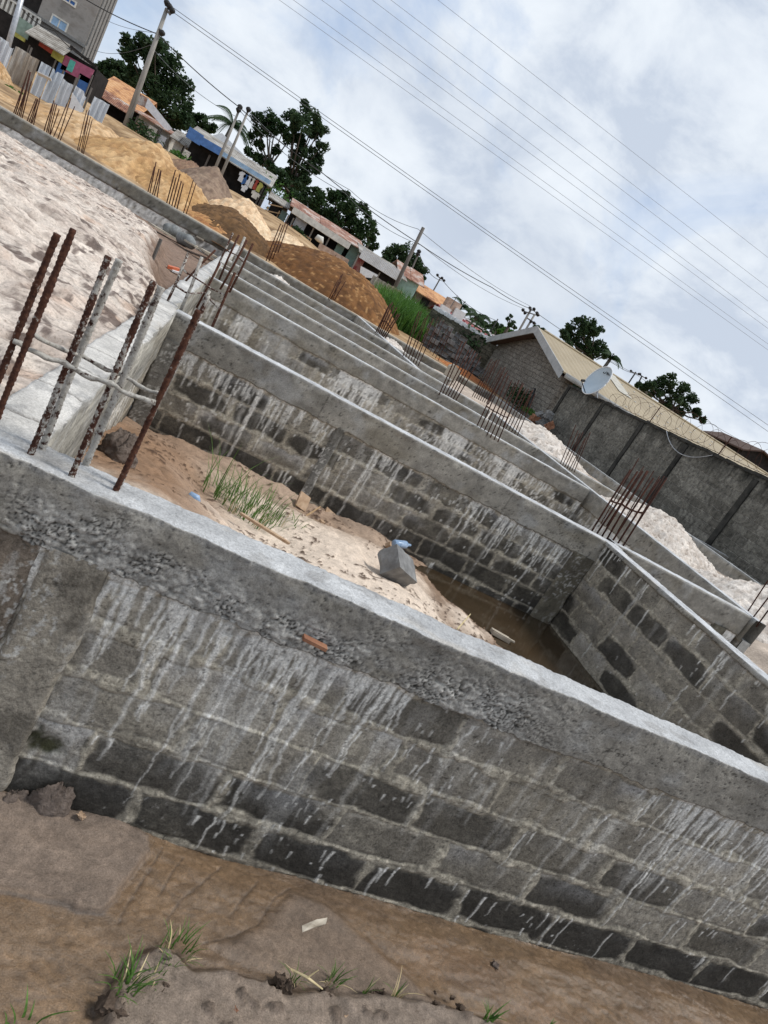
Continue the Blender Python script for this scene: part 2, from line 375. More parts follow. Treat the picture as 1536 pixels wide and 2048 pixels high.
    for _ in range(int(30*L*drip)):            # secondary runs starting on the mortar beds
        rr = rg.integers(0, max(1, int((zb-hb)/ch))); u0 = U[0, 0]+rg.random()*L
        if fbm(np.array([u0*1.8]), np.array([rr*.7]), 3, seed+63)[0] < .47: continue
        run(u0, hb+rr*ch+rg.random()*.05, .04+rg.exponential(.10), .006+.012*rg.random()**2, .5+.4*rg.random(), .004)
    for _ in range(int(110*L*drip)):           # splash dashes
        u0 = U[0, 0]+rg.random()*L; v0 = hb+rg.random()*(zb-hb)
        if fbm(np.array([u0*1.5]), np.array([v0*2]), 3, seed+64)[0] < .5: continue
        run(u0, v0, .012+rg.random()*.05, .006+.006*rg.random(), .35+.4*rg.random(), .002)
    kk = k*(.75+.5*fbm(U*60, V*30, 3, seed+65))
    c = mixc(c, [.64, .63, .60], np.clip(kk*1.3, 0, .97))
    spk = sst(.74, .80, fbm(U*80+V*30, V*45-U*20, 4, seed+67))*sst(.50, .64, fbm(U*2.6, V*3.4, 3, seed+68)); c = mixc(c, [.42, .41, .385], np.clip(spk*.7*drip*(1-.6*damp), 0, .7))
    pk = sst(.73, .78, fbm(U*70+5, V*70, 3, seed+69)); c = mixc(c, [.035, .032, .028], pk*.6)
    # general pale wash in streaky sheets
    ws = sst(.50, .66, fbm(U*14, V*2.2, 5, seed+71))*sst(.48, .62, fbm(U*1.1+4, V*1.3, 3, seed+72))*drip
    c = mixc(c, [.45, .445, .43], np.clip(ws*wash*(1-damp*.5), 0, 1))
    disp = disp+.003*np.clip(kk, 0, 1)
    if clean: c = c*(1-clean)+clean*np.array([.2, .195, .185])
    c *= (.72+.56*fine)[..., None]; c = .26*(np.clip(c, .005, 1)/.26)**1.15
    return np.clip(c, .010, .8), disp

def block_wall(name, label, p0, dr, L, zb, th=.2, res=.02, hb=.27, beam=True, seed=1, cols=(), honey=None, top_col=(.50, .51, .525),
               beam_col=(.275, .258, .225), drip=1.0, dark=1.0, wet=True, mat='wall', cat='concrete wall', group=None, ch=.215, bw=.55,
               top_joint=None, streak=False, haze=1.0, moss=None, lip=.016, topline=True, back_to=None, ztop=0.0, grain_res=None, foot=4):
    dr = np.array(dr, float); nv = np.array([dr[1], -dr[0], 0.0]); d3 = np.array([dr[0], dr[1], 0.0]); p0 = np.array([p0[0], p0[1], ztop], float)
    root = thing(name, label, cat, tuple(p0+d3*L*.5+np.array([0, 0, -zb])), group)
    def world(u, dd, v): return p0+u[..., None]*d3+dd[..., None]*nv-v[..., None]*np.array([0, 0, 1.0])
    mt = M[mat]
    # blockwork face
    v0 = hb-.04 if beam else .045
    nu = int(L/res)+1; nv_ = int((zb-v0)/res)+1
    u = np.linspace(0, L, nu); v = np.linspace(v0, zb, nv_); U, V = np.meshgrid(u, v)
    hbc = hb if beam else .02
    C, D = face_colours(U, V, seed, hbc, ch, bw, L, zb, drip, dark, wet, haze=haze, foot=foot)
    if moss is not None:
        for (mu, mv, ru, rv) in moss:
            e = ((U-mu)/ru)**2+((V-mv)/rv)**2+3.4*(fbm(U*8, V*8, 5, 15)-.5)
            k = sst(1.1, .55, e); C = mixc(C, np.array([.035, .036, .012])*(.5+1.3*fbm(U*40, V*40, 3, 9))[..., None], k*.92); D = D-.012*k
    P = world(U, D-lip, V)
    cz = np.array([.2, .195, .185])
    Fq = grid_faces(nv_, nu, flip=True)
    bx = np.array([[0, -lip-.02, v0], [L, -lip-.02, v0], [L, -th+.01, v0], [0, -th+.01, v0], [0, -lip-.02, zb], [L, -lip-.02, zb], [L, -th+.01, zb], [0, -th+.01, zb]])
    B = world(bx[:, 0], bx[:, 1], bx[:, 2]); o = nu*nv_
    FB = np.array([(0, 1, 2, 3), (1, 5, 6, 2), (2, 6, 7, 3), (3, 7, 4, 0)])+o
    me = mesh_np('blockwork', np.concatenate([P.reshape(-1, 3), B]), np.concatenate([Fq, FB]), np.concatenate([C.reshape(-1, 3), np.tile(cz, (8, 1))]))
    link('blockwork', me, mt, root)
    # beam / capping, swept as one sheet: lip, face, top, back
    gr = grain_res or res
    nu2 = int(L/gr)+1; u = np.linspace(0, L, nu2)
    hbeam = (hb+.022*(fbm(u*4, u*0, 5, seed+5)-.5)*2+.012*(fbm(u*25, u*0, 3, seed+6)-.5)*2) if beam else (.05+.012*(fbm(u*6, u*0, 4, seed+5)-.5)*2)
    nf = max(4, int((hb if beam else .05)/gr)); ntp = max(5, int(th/gr))
    edge = .022*(fbm(u*7, u*0+3, 5, seed+8)-.5)*2+.006*(fbm(u*40, u*0+3, 3, seed+9)-.5)*2
    edge2 = .018*(fbm(u*5, u*0+8, 5, seed+18)-.5)*2
    rowsP = []; rowsC = []
    rowsP.append(world(u, u*0-.05, hbeam)); rowsC.append(np.tile(np.array(beam_col)*.8, (nu2, 1)))
    tt = np.linspace(1, 0, nf)
    UU, TT = np.meshgrid(u, tt); VV = TT*hbeam[None, :]
    n1 = fbm(UU*9, VV*12, 5, seed+81); n2 = fbm(UU*45, VV*45, 4, seed+82); n0 = fbm(UU*1.7, VV*3, 4, seed+83)
    C = np.ones(UU.shape+(3,))*np.array(beam_col)*(.62+.76*n1)[..., None]
    C = mixc(C, np.array([.19, .165, .12]), sst(.5, .75, n0)*.55)
    sg = np.floor(UU/2.3+.3*seed); C *= (.84+.32*_hash(sg, sg*0, seed+3))[..., None]; fj = np.abs((UU/2.3+.3*seed) % 1-.5); C = mixc(C, np.array([.10, .09, .075]), sst(.4975, .4995, fj)*.6)
    pd, pc = worley(UU*34, VV*34, seed+27); pit = sst(.20, .10, pd)*(pc > .62)*(mat == 'wall'); C = mixc(C, np.array([.05, .045, .038]), pit*.8)
    C = mixc(C, np.array([.36, .36, .35]), sst(.52, .75, fbm(UU*4, VV*5, 5, seed+84))*.6); crk = np.abs(fbm(UU*9, VV*14, 4, seed+86)-.5); C = mixc(C, np.array([.05, .045, .038]), sst(.018, .004, crk)*sst(.5, .62, fbm(UU*3, VV*4, 3, seed+87))*.8)
    if streak:
        s1 = fbm(UU*1.6, VV*55, 4, seed+85); C *= (.45+1.1*s1)[..., None]; C *= (.72+.42*sst(.30, .12, VV))[..., None]
    D = .006*(n1-.5)+.005*(n2-.5)-.004*pit
    if honey is not None:
        mk = honey(UU, VV); wd, wid_, ws2 = worley(UU*50+3*fbm(UU*9, VV*9, 3, 3), VV*56+3*fbm(UU*9+7, VV*9, 3, 13), seed+7, True); wd2, wi2 = worley(UU*80, VV*80, seed+17)
        mk = np.clip(mk, 0, 1); hole = sst(.30, .75, wd); crev = sst(.16, .03, ws2-wd)*sst(.44, .57, fbm(UU*13, VV*17, 4, 28))
        D = D+mk*(.004*(.5-wd)+.005*(wid_-.5)+.002*(wi2-.5)); D = D-mk*.006*sst(.5, .8, wd)*sst(.4, .6, fbm(UU*12, VV*16, 3, 8))
        C = mixc(C, np.array([.40, .39, .365])*(.6+.7*wid_)[..., None]*(1-.5*hole*sst(.4, .65, fbm(UU*14, VV*18, 3, 18)))[..., None], mk*.8)
    if honey is not None: C = mixc(C, np.array([.03, .027, .023]), np.clip(crev*np.clip(mk*1.6, 0, 1), 0, 1)*.92); D = D-.004*crev*mk  # crevice shade put into the colour, too fine for the mesh relief
    C = mixc(C, np.array([.36, .36, .36]), sst(.12, 0, TT+.1*(n1-.5))*.35)
    P = world(UU, D+edge[None, :]*sst(.25, 0, TT), VV)
    rowsP += list(P); rowsC += list(C*(.8+.4*n2)[..., None])
    ss = np.linspace(0, 1, ntp)
    for s in ss:
        dd = -(.006+(th-.006)*s)+edge*(1-s)*1.0+edge2*s
        hgt = .006*(fbm(u*14, u*0+s*th*14, 4, seed+88)-.5)-.004*sst(.2, 0, min(s, 1-s))+.006*(fbm(u*60, u*0+s*th*60, 2, seed+89)-.5)
        cc = np.array(top_col)*(.66+.5*fbm(u*6, u*0+s*th*9+4, 5, seed+90)+.09*(fbm(u*50, u*0+s*th*50, 3, seed+91)-.5))[:, None]
        br = sst(.62, .8, fbm(u*3, u*0+s*th*6, 4, seed+93)); cc = mixc(cc, np.array([.40, .37, .33]), br*.7); dk = sst(.6, .72, fbm(u*9+5, u*0+s*th*14, 5, seed+94)); cc = mixc(cc, np.array([.26, .255, .25]), dk*.6)
        if top_joint:
            f = np.abs(((u+.06*(fbm(u*2, u*0+s*3, 2, seed)-.5))/top_joint) % 1-.5)*top_joint; j = sst(.016, .004, f); cc = mixc(cc, np.array([.13, .12, .11]), j*.8); hgt = hgt-.008*j
        rowsP.append(world(u, dd, -hgt)); rowsC.append(cc)
    for vv in (.03, hb if beam else .06):
        rowsP.append(world(u, u*0-th+edge2, u*0+vv)); rowsC.append(np.tile(np.array(beam_col), (nu2, 1)))
    P = np.stack(rowsP); C = np.stack(rowsC); nr = len(rowsP)
    me = mesh_np('ring_beam', P.reshape(-1, 3), grid_faces(nr, nu2), np.clip(C, .01, .8).reshape(-1, 3))
    o = link('ring_beam' if beam else 'mortar_capping', me, M['beam'] if mat == 'wall' else mt, root)
    # columns cast between the block panels
    for (u0, u1, proud, ccol, rag) in cols:
        n_u = max(4, int((u1-u0)/res)+1); n_v = nv_
        u = np.linspace(0, 1, n_u); v = np.linspace(v0+.02, zb, n_v); S, V = np.meshgrid(u, v)
        le = u0+0*V; re = u1+rag*(fbm(V*5, V*0+seed, 5, seed+3)-.5)*2
        U = le+(re-le)*S
        n1 = fbm(U*7, V*5, 5, seed+101); n2 = fbm(U*45, V*45, 4, seed+102); st = fbm(U*28, V*2, 4, seed+103)
        C = np.ones(U.shape+(3,))*np.array(ccol)*(.55+.5*n1+.4*st)[..., None]*(.8+.4*n2)[..., None]
        C = mixc(C, np.array([.50, .49, .46]), np.clip(sst(.60, .68, fbm(U*34, V*15, 4, seed+104))*sst(.45, .6, n1)*.5+sst(.60, .66, fbm(U*70, V*48, 3, seed+107))*sst(.45, .58, fbm(U*3+2, V*3.5, 3, seed+108)), 0, .9)); C = mixc(C, np.array([.09, .08, .065]), sst(.6, .72, fbm(U*5, V*4, 5, seed+105))*.6); crk = np.abs(fbm(U*6, V*8, 4, seed+106)-.5); C = mixc(C, np.array([.06, .055, .045]), sst(.012, .003, crk)*.6)
        C = mixc(C, np.array([.05, .045, .035]), sst(zb-.15, zb, V)*.5)
        dd = proud+.006*(n1-.5)+.006*(n2-.5); ed = np.minimum(S, 1-S); dd = dd*sst(-.02, .08, ed)-.012*(ed < 1e-6)-lip*.5
        me = mesh_np('column', world(U, dd, V).reshape(-1, 3), grid_faces(n_v, n_u, flip=True), np.clip(C, .01, .8).reshape(-1, 3))
        link('column', me, mt, root)
    return root

# ================================================================== THE FOUNDATION WALLS
# courtyard-like grid of strip walls; the tops all lie at z = 0
def honey1(U, V):
    x = U-1.6                                    # world x
    n = fbm(U*3, V*5, 4, 71)
    a = sst(-.45, -.15, x)*sst(2.35, 1.5, x)
    low = sst(.02, .16, V-.05*np.sin(x*2.2)+.12*(fbm(U*2, V*0, 3, 4)-.5))
    return a*sst(.50, .62, n+.12*low+.10*sst(.14, .25, V))*(.25+.75*low)+sst(.60, .70, fbm(U*5, V*7, 4, 75))*.6*sst(.12, .2, V)*a
block_wall('foundation_wall', 'nearest drip-streaked grey block wall with broad pale top, across the foreground',
           (-1.6, 2.275), (1, 0), 8.2, 1.47, .20, .006, .265, seed=1, honey=honey1, drip=1.3, grain_res=.006,
           cols=[(1.43, 1.66, .012, (.32, .29, .24), .035), (.6, 1.42, -.002, (.20, .165, .13), .02)],
           moss=[(1.68, 1.02, .15, .085)], group='foundation walls', top_col=(.44, .445, .45))
block_wall('foundation_wall', 'second block wall from the front, at the back of the sandy grassy pit',
           (-.36, 6.75), (1, 0), 5.52, 1.5, .20, .014, .285, seed=11, drip=.75, dark=2.1, foot=3, group='foundation walls',
           cols=[(0.0, .22, .03, (.20, .19, .17), .02), (1.83, 1.93, .008, (.19, .185, .17), .01), (4.98, 5.28, .03, (.165, .15, .115), .02)], ch=.21, bw=.6)
block_wall('foundation_wall', 'third of the parallel concrete walls from the front, right behind the pit back wall',
           (-.40, 11.7), (1, 0), 7.9, 1.2, .22, .025, .29, seed=21, drip=1.3, dark=1.9, mat='wall_far', group='foundation walls', ch=.21, bw=.6)
block_wall('foundation_wall', 'fourth parallel concrete wall from the front, with pale sand heaped at its right end',
           (-.42, 14.6), (1, 0), 14.4, 1.1, .22, .035, .31, seed=31, drip=1.5, dark=1.9, mat='wall_far', group='foundation walls')
block_wall('foundation_wall', 'fifth parallel concrete wall counted from the front',
           (-.44, 18.2), (1, 0), 8.0, 1.1, .24, .04, .33, seed=41, drip=1.5, dark=1.9, mat='wall_far', group='foundation walls')
block_wall('foundation_wall', 'sixth parallel concrete wall from the front, low in view before the brown earth heap',
           (-.46, 22.8), (1, 0), 8.1, 1.0, .26, .05, .34, seed=51, drip=1.5, dark=1.9, mat='wall_far', group='foundation walls')
block_wall('foundation_wall', 'farthest long concrete wall of the site, running under the sand and earth mounds',
           (-16, 31.0), (1, 0), 30.0, 1.3, 1.25, .07, .52, seed=61, drip=1.6, mat='wall_far', group='foundation walls', top_col=(.44, .35, .25), beam_col=(.17, .16, .135))
block_wall('foundation_wall', 'short white-topped wall carrying on right past the tall red bars',
           (5.16, 6.95), (1, 0), 2.4, 1.3, .2, .025, .315, seed=71, drip=1.6, mat='wall_far', group='foundation walls', cols=[(1.95, 2.2, .03, (.14, .13, .10), .01)])
# walls running away from the viewer
block_wall('foundation_wall', 'left cross wall with pale top and smooth board-marked side, leading away from the close-up rods',
           (-.345, 2.43), (0, 1), 4.37, 1.3, .20, .012, .50, seed=81, drip=.6, streak=True, beam_col=(.40, .385, .34), top_col=(.54, .52, .49),
           group='foundation walls', dark=1.1, top_joint=.47)
block_wall('foundation_wall', 'farther stretch of the left cross wall, its top crossed by block joints',
           (-.385, 6.76), (0, 1), 24.2, 1.2, .20, .04, .45, seed=82, drip=.8, streak=True, beam_col=(.36, .35, .31), top_col=(.52, .51, .49),
           group='foundation walls', top_joint=.62, mat='wall_far')
block_wall('foundation_wall', 'bare block wall without a beam, closing the pit beside the muddy pool',
           (4.90, 6.78), (.075, -1.0), 4.32, 1.5, .22, .012, .0, beam=False, seed=91, drip=.25, dark=1.9, group='foundation walls', ch=.235, bw=.62, haze=.8, foot=5)
block_wall('foundation_wall', 'right-hand cross wall leading away toward the mossy boundary wall',
           (7.60, 18.2), (0, -1), 11.3, 1.2, .2, .03, .36, seed=95, drip=1.6, mat='wall_far', group='foundation walls')
block_wall('foundation_wall', 'far short cross wall joining the two farthest parallel walls before the brown mound',
           (5.1, 31.0), (0, -1), 12.6, 1.1, .22, .06, .36, seed=96, drip=1.2, mat='wall_far', group='foundation walls')
block_wall('foundation_wall', 'outermost cross wall at the foot of the dark boundary wall, between the two sand heaps',
           (12.6, 31.0), (0, -1), 22.0, 1.1, .2, .05, .36, seed=97, drip=1.4, mat='wall_far', group='foundation walls')

# ================================================================== GROUND
def nonuni(a, d0, d1, b, nin, n0, n1, p=2.2):
    l = d0-(d0-a)*np.linspace(1, 0, n0, endpoint=False)**p; r = d1+(b-d1)*np.linspace(0, 1, n1+1)[1:]**p
    return np.concatenate([l, np.linspace(d0, d1, nin), r])
def hf(name, xs, ys, fn, mat, label=None, cat=None, kind='structure'):
    X, Y = np.meshgrid(xs, ys); Z, C = fn(X, Y)
    me = mesh_np(name, np.stack([X, Y, Z], -1), grid_faces(len(ys), len(xs)), C)
    o = link(name, me, mat); tag(o, label, cat, None, kind); return o
G0 = -1.32
def gz(pts, z=G0): return [tuple(onz(px, py, z)[:2]) for px, py in pts]
plate = gz([(-160, 1560), (0, 1585), (120, 1612), (240, 1642), (300, 1672), (303, 1700), (270, 1745), (235, 1795), (205, 1828), (150, 1815), (60, 1790), (0, 1776), (-160, 1740)])
tongue = gz([(640, 1985), (560, 1950), (470, 1930), (405, 1885), (460, 1873), (512, 1850), (545, 1815), (580, 1780), (640, 1800), (720, 1870), (760, 1900), (810, 1945), (850, 1985), (900, 2012), (980, 2040), (900, 2100), (700, 2080)])
bank = gz([(185, 2080), (190, 2010), (215, 1985), (250, 1930), (300, 1900), (350, 1915), (380, 1950), (430, 1945), (520, 1968), (560, 1990), (620, 1985), (690, 1998), (760, 1996), (820, 2012), (900, 2025), (960, 2040), (1010, 2058), (1060, 2120), (700, 2300), (200, 2300)])
rill1 = gz([(330, 1690), (300, 1740), (255, 1810), (235, 1845)]); rill2 = gz([(370, 1710), (345, 1745), (320, 1790)])
rill3 = gz([(450, 1725), (400, 1770), (360, 1800), (330, 1850)]); rill4 = gz([(585, 1770), (545, 1800), (515, 1850), (470, 1872), (405, 1892)]); rill5 = gz([(520, 1760), (490, 1790), (465, 1830)])
def f_ground(X, Y):
    n1 = fbm(X*2.2, Y*4, 5, 3); n2 = fbm(X*14, Y*22, 5, 4); n3 = fbm(X*55, Y*55, 4, 5); lo = fbm(X*.9, Y*.9, 3, 6)
    wx = X+.02*(n2-.5)+.012*(n3-.5); wy = Y+.02*(fbm(X*13+5, Y*20, 4, 8)-.5)+.008*(n3-.5)
    far = sst(1.5, 0, Y)
    Z = G0+.05*(n1-.5)+.007*(n2-.5)+.006*(n3-.5)+far*.25*(lo-.3)-.035*sst(2.12, 2.3, Y)*sst(.55, 1.0, X)
    flow = fbm(X*2.2+1.6*n1, Y*17+7*n1, 5, 12); Z = Z+.007*(flow-.5)
    p = polysd(wx, wy, plate); t = polysd(wx, wy, tongue); b = polysd(wx, wy, bank)
    dr = np.full(X.shape, 9.0)
    for rr in (rill1, rill2, rill3, rill4, rill5): dr = np.minimum(dr, linesd(wx, wy, rr)+.0015)
    pm = sst(-.004, .012, p); tm = sst(-.01, .05, t); bmk = sst(-.012, .045, b)
    Z = Z+.026*pm*(1-.6*sst(.0, -.35, X-.55))+.018*tm+bmk*(.030+.03*fbm(X*7, Y*9, 4, 15))-.005*sst(.010, 0, dr)
    C = np.ones(X.shape+(3,))*np.array([.18, .112, .058])
    C = mixc(C, np.array([.155, .10, .056]), sst(.45, .62, flow)*.9); C = mixc(C, np.array([.12, .08, .052]), sst(.52, .7, n1)*.5)
    C = mixc(C, np.array([.165, .095, .048]), sst(.5, .66, fbm(X*1.4+3, Y*5, 4, 21))*sst(1.2, 2.2, X)*.6)
    grey = np.array([.185, .145, .118])
    fl2 = sst(.46, .5, flow)*sst(.54, .5, flow); C = mixc(C, np.array([.05, .032, .02]), fl2*.4); C = mixc(C, grey*.98, sst(-.03, .02, p+.03*(n1-.5))*.85); C = mixc(C, np.array([.05, .035, .025]), sst(.010, .002, np.abs(p+.003))*sst(2.0, 1.85, Y+.1*(n1-.5))*.8); C = mixc(C, np.array([.15, .112, .085]), sst(-.05, .08, t)*.75)
    C = mixc(C, np.array([.21, .17, .138]), bmk*.85)
    C = mixc(C, np.array([.055, .04, .03]), sst(.010, .0, dr)*.75)
    lump = sst(.6, .72, fbm(X*16, Y*22, 4, 25))*bmk
    C = mixc(C, np.array([.06, .04, .028]), lump*.7); Z = Z+.02*lump
    C = mixc(C, np.array([.045, .032, .024]), np.clip(sst(.018, .002, np.abs(b+.004))*.8, 0, 1))  # dark rim painted along the bank, standing in for overhang shadow
    C = mixc(C, np.array([.15, .115, .09]), np.full(X.shape, .30)); C *= (1.08*(.64+.72*n3))[..., None]*(.84+.32*n2)[..., None]
    wet = .18+.74*np.maximum(np.maximum(pm, tm*.8), bmk)
    return Z, np.concatenate([np.clip(C, .01, .8), np.clip(wet, .3, .97)[..., None]], -1)
hf('ground', nonuni(-50, -.75, 5.2, 70, 900, 26, 40), np.concatenate([np.linspace(-1, 0, 16, endpoint=False)*40.0*np.linspace(1, 0.05, 16, endpoint=False)+.8, np.linspace(1.25, 2.45, 185)]), f_ground, M['ground'])

# pit floor between the two front walls
def f_pit(X, Y):
    n1 = fbm(X*1.8, Y*1.8, 5, 31); n2 = fbm(X*12, Y*12, 4, 32); n3 = fbm(X*40, Y*40, 3, 33)
    ctr = 3.3+.35*(n1-.5)
    Z = -1.19+.62*np.exp(-((Y-2.7)/1.55)**2)*sst(4.3, 1.4, X+.25*(Y-3))*sst(-.6, .9, X+.35)+.5*sst(1.3, -.4, X)*sst(7.0, 4.2, Y)
    Z = Z+.20*np.exp(-((X-2.0)/1.2)**2-((Y-4.9)/1.2)**2)+.09*sst(3.5, 2.5, X)*sst(5.2, 6.2, Y)-.10*sst(2.6, 4.2, X)*sst(3.2, 5, Y)+.16*(n1-.5)+.03*(n2-.5)+.012*(n3-.5)
    ch = np.exp(-((Y-6.45)/.22)**2); Z = Z-.05*ch*sst(0, 1, X)
    C = np.ones(X.shape+(3,))*np.array([.60, .50, .41])
    wet = sst(-1.08, -1.19, Z+.12*(n1-.5)); C = mixc(C, np.array([.20, .13, .085]), wet*.95)
    wl = sst(1.0, .1, X+.5*(n1-.5))*sst(3.0, 3.9, Y+.6*X+.5*(n2-.5)); C = mixc(C, np.array([.22, .13, .075]), wl*.95)
    C = mixc(C, np.array([.30, .21, .15]), sst(5.7, 6.5, Y+.6*(n1-.5))*.8)
    sp = sst(.70, .74, fbm(X*30, Y*24, 2, 41))*sst(.42, .58, fbm(X*2.2, Y*2.2, 3, 42)); C = mixc(C, np.array([.07, .04, .025]), sp*.9); Z = Z+.012*sp
    st = linesd(X, Y+.15*(n1-.5), [(.2, 3.3), (1.4, 3.55), (3.0, 3.7)]); sp2 = sst(.58, .66, fbm(X*34+9, Y*20, 2, 43))*sst(.28, .05, st); C = mixc(C, np.array([.08, .045, .028]), sp2*.9)
    C *= (.8+.4*n3)[..., None]*(.85+.3*n2)[..., None]
    return Z, np.concatenate([np.clip(C, .01, .8), np.clip(.95-.4*wet, .3, 1)[..., None]], -1)
M['pit'] = mat_attr('pit_sand', .92, 90, .2, .5, .006, 5, alpha_rough=True, grain=150)
hf('pit_floor', np.linspace(-.36, 5.22, 420), np.linspace(2.47, 6.78, 330), f_pit, M['pit'])
# muddy pool
mt, nt, b = _nodes('muddy_water'); v = _coord(nt); n = _noise(nt, v, 2, 4)
nt.links.new(_ramp(nt, n, [(.3, (.034, .023, .012)), (.7, (.055, .037, .021))]), b.inputs['Base Color']); b.inputs['Roughness'].default_value = .08; b.inputs['Specular IOR Level'].default_value = .5
_bump(nt, b, _noise(nt, v, 14, 2), .05, .003)
M['water'] = mt
xs = np.linspace(-.3, 5.16, 60); ys = np.linspace(2.5, 6.76, 50); X, Y = np.meshgrid(xs, ys)
tag(link('water', mesh_np('water', np.stack([X, Y, X*0-1.205], -1), grid_faces(50, 60)), M['water']), kind='structure')

# sand filling the left part of the site
crest = [(-.62, 8.2), (-1.0, 10.0), (-1.7, 14), (-2.3, 18.5), (-2.6, 23), (-4.6, 27.5), (-9, 29.3), (-16, 30), (-60, 30), (-60, 2.0), (-.4, 2.0), (-.45, 5.5)]
def f_sand(X, Y):
    n1 = fbm(X*.5, Y*.5, 5, 51); n2 = fbm(X*2.6, Y*2.6, 5, 52); n3 = fbm(X*11, Y*11, 4, 53)
    d = polysd(X+.5*(n2-.5), Y+.6*(fbm(X*2+7, Y*2, 4, 54)-.5), crest)
    base = -.22-.5*sst(12, 29, Y)
    Z = base+.30*np.exp(-((X+2.6)/1.4)**2-((Y-9)/4.0)**2)+.16*(n1-.5)+.11*(n2-.5)+.035*(n3-.5)
    floor = -.98+.03*(n2-.5)+.02*n3
    k = sst(-.75, .25, d); Z = floor*(1-k)+Z*k
    nearw = sst(-.50, -1.1, X); Z = Z*nearw+(-.16+.04*(n2-.5))*(1-nearw)*sst(7, 5, Y)+(1-nearw)*(1-sst(7, 5, Y))*Z
    rut = fbm(X*1.2+2*n1, Y*5+3*n2, 4, 55); Z = Z+.08*(sst(.30, .65, rut)-.5)*k*(.4+sst(-1, -4, X)*.6)
    clod = sst(.58, .75, fbm(X*7, Y*7, 4, 57)); Z = Z+.018*clod*k
    C = np.ones(X.shape+(3,))*np.array([.61, .535, .47]); C = mixc(C, np.array([.44, .355, .30]), sst(.42, .68, n2)*.5)
    C = mixc(C, np.array([.45, .27, .17]), sst(.66, .78, fbm(X*1.6+3, Y*1.6, 4, 58))*.45)
    C = mixc(C, np.array([.10, .07, .06]), sst(.56, .66, fbm(X*9, Y*5, 5, 59))*sst(.34, .60, fbm(X*.9, Y*.9, 3, 60))*.85)
    stk = sst(.60, .69, fbm(X*3.2+n2, Y*15+2*n1, 4, 62)); C = mixc(C, np.array([.16, .12, .10]), stk*sst(.36, .56, fbm(X*.8+4, Y*.8, 3, 63))*k*.55); Z = Z-.035*stk*k
    stk = sst(.62, .7, fbm(X*9+n2, Y*34+2*n1, 3, 64)); C = mixc(C, np.array([.14, .105, .09]), stk*k*.5)
    C = mixc(C, np.array([.20, .135, .10]), sst(.2, -.25, d)*.95)
    rr = sst(.62, .7, fbm(X*1.5+Y*1.2, Y*6-X*5, 3, 61))*sst(.1, -.3, d); C = mixc(C, np.array([.12, .08, .06]), rr*.6)
    return Z, np.clip(C*(.8+.4*n3)[..., None], .01, .8)
hf('sand', np.concatenate([np.linspace(-60, -14, 30, endpoint=False), -.56-13.44*np.linspace(1, 0, 430)**1.7]), 2.0+29.2*np.linspace(0, 1, 760)**1.7, f_sand, M['sand'])
# floors of the farther rooms
def f_fill(X, Y):
    n1 = fbm(X*.7, Y*.7, 5, 65); n2 = fbm(X*4, Y*4, 4, 66)
    Z = -.85+.25*(n1-.5)+.05*(n2-.5)+.55*sst(7.2, 9.5, X); C = np.ones(X.shape+(3,))*np.array([.42, .35, .29])*(.6+.8*n2)[..., None]
    return Z, np.clip(C, .01, .8)
hf('sandy_ground', np.linspace(-.5, 14.1, 150), np.linspace(6.85, 31.2, 200), f_fill, M['sand'])
def f_front(X, Y):
    n2 = fbm(X*3, Y*3, 4, 67)
    Z = -1.3+.08*n2+sst(7, 9.5, X)*1.0; return Z, np.ones(X.shape+(3,))*np.array([.38, .31, .26])*(.6+.8*n2)[..., None]
hf('sandy_ground', np.linspace(5.3, 14.1, 60), np.linspace(2.4, 6.9, 40), f_front, M['sand'])
# terrain rising to the street and on to the horizon
def z_terr(X, Y):
    X = np.asarray(X, float); Y = np.asarray(Y, float)
    s = sst(31, 57, Y)*2.3+.35*sst(55, 75, Y)-.1*sst(33, 31, Y)
    s = s*(1-.42*sst(1, 9, X)*sst(90, 60, Y))*(1-.60*sst(-7, -13, X)*sst(58, 51, Y))
    return s*(1-.85*sst(14, 22, X)*sst(60, 45, Y))+.006*np.maximum(Y-90, 0)
def f_terr(X, Y):
    return z_terr(X, Y)+.25*(fbm(X*.3, Y*.3, 4, 68)-.5)*sst(31, 36, Y), np.ones(X.shape+(3,))*.2
hf('terrain', nonuni(-900, -30, 60, 1100, 120, 22, 26), np.concatenate([np.linspace(31.9, 75, 90), 75+900*np.linspace(0, 1, 30)[1:]**2]), f_terr, M['terrain'])
hf('terrain', nonuni(14.3, 14.4, 60, 1100, 60, 2, 26), np.concatenate([np.linspace(-60, 31.9, 40)]), lambda X, Y: (X*0-.05+.1*(fbm(X*.3, Y*.3, 4, 68)-.5), np.ones(X.shape+(3,))*.2), M['terrain'])

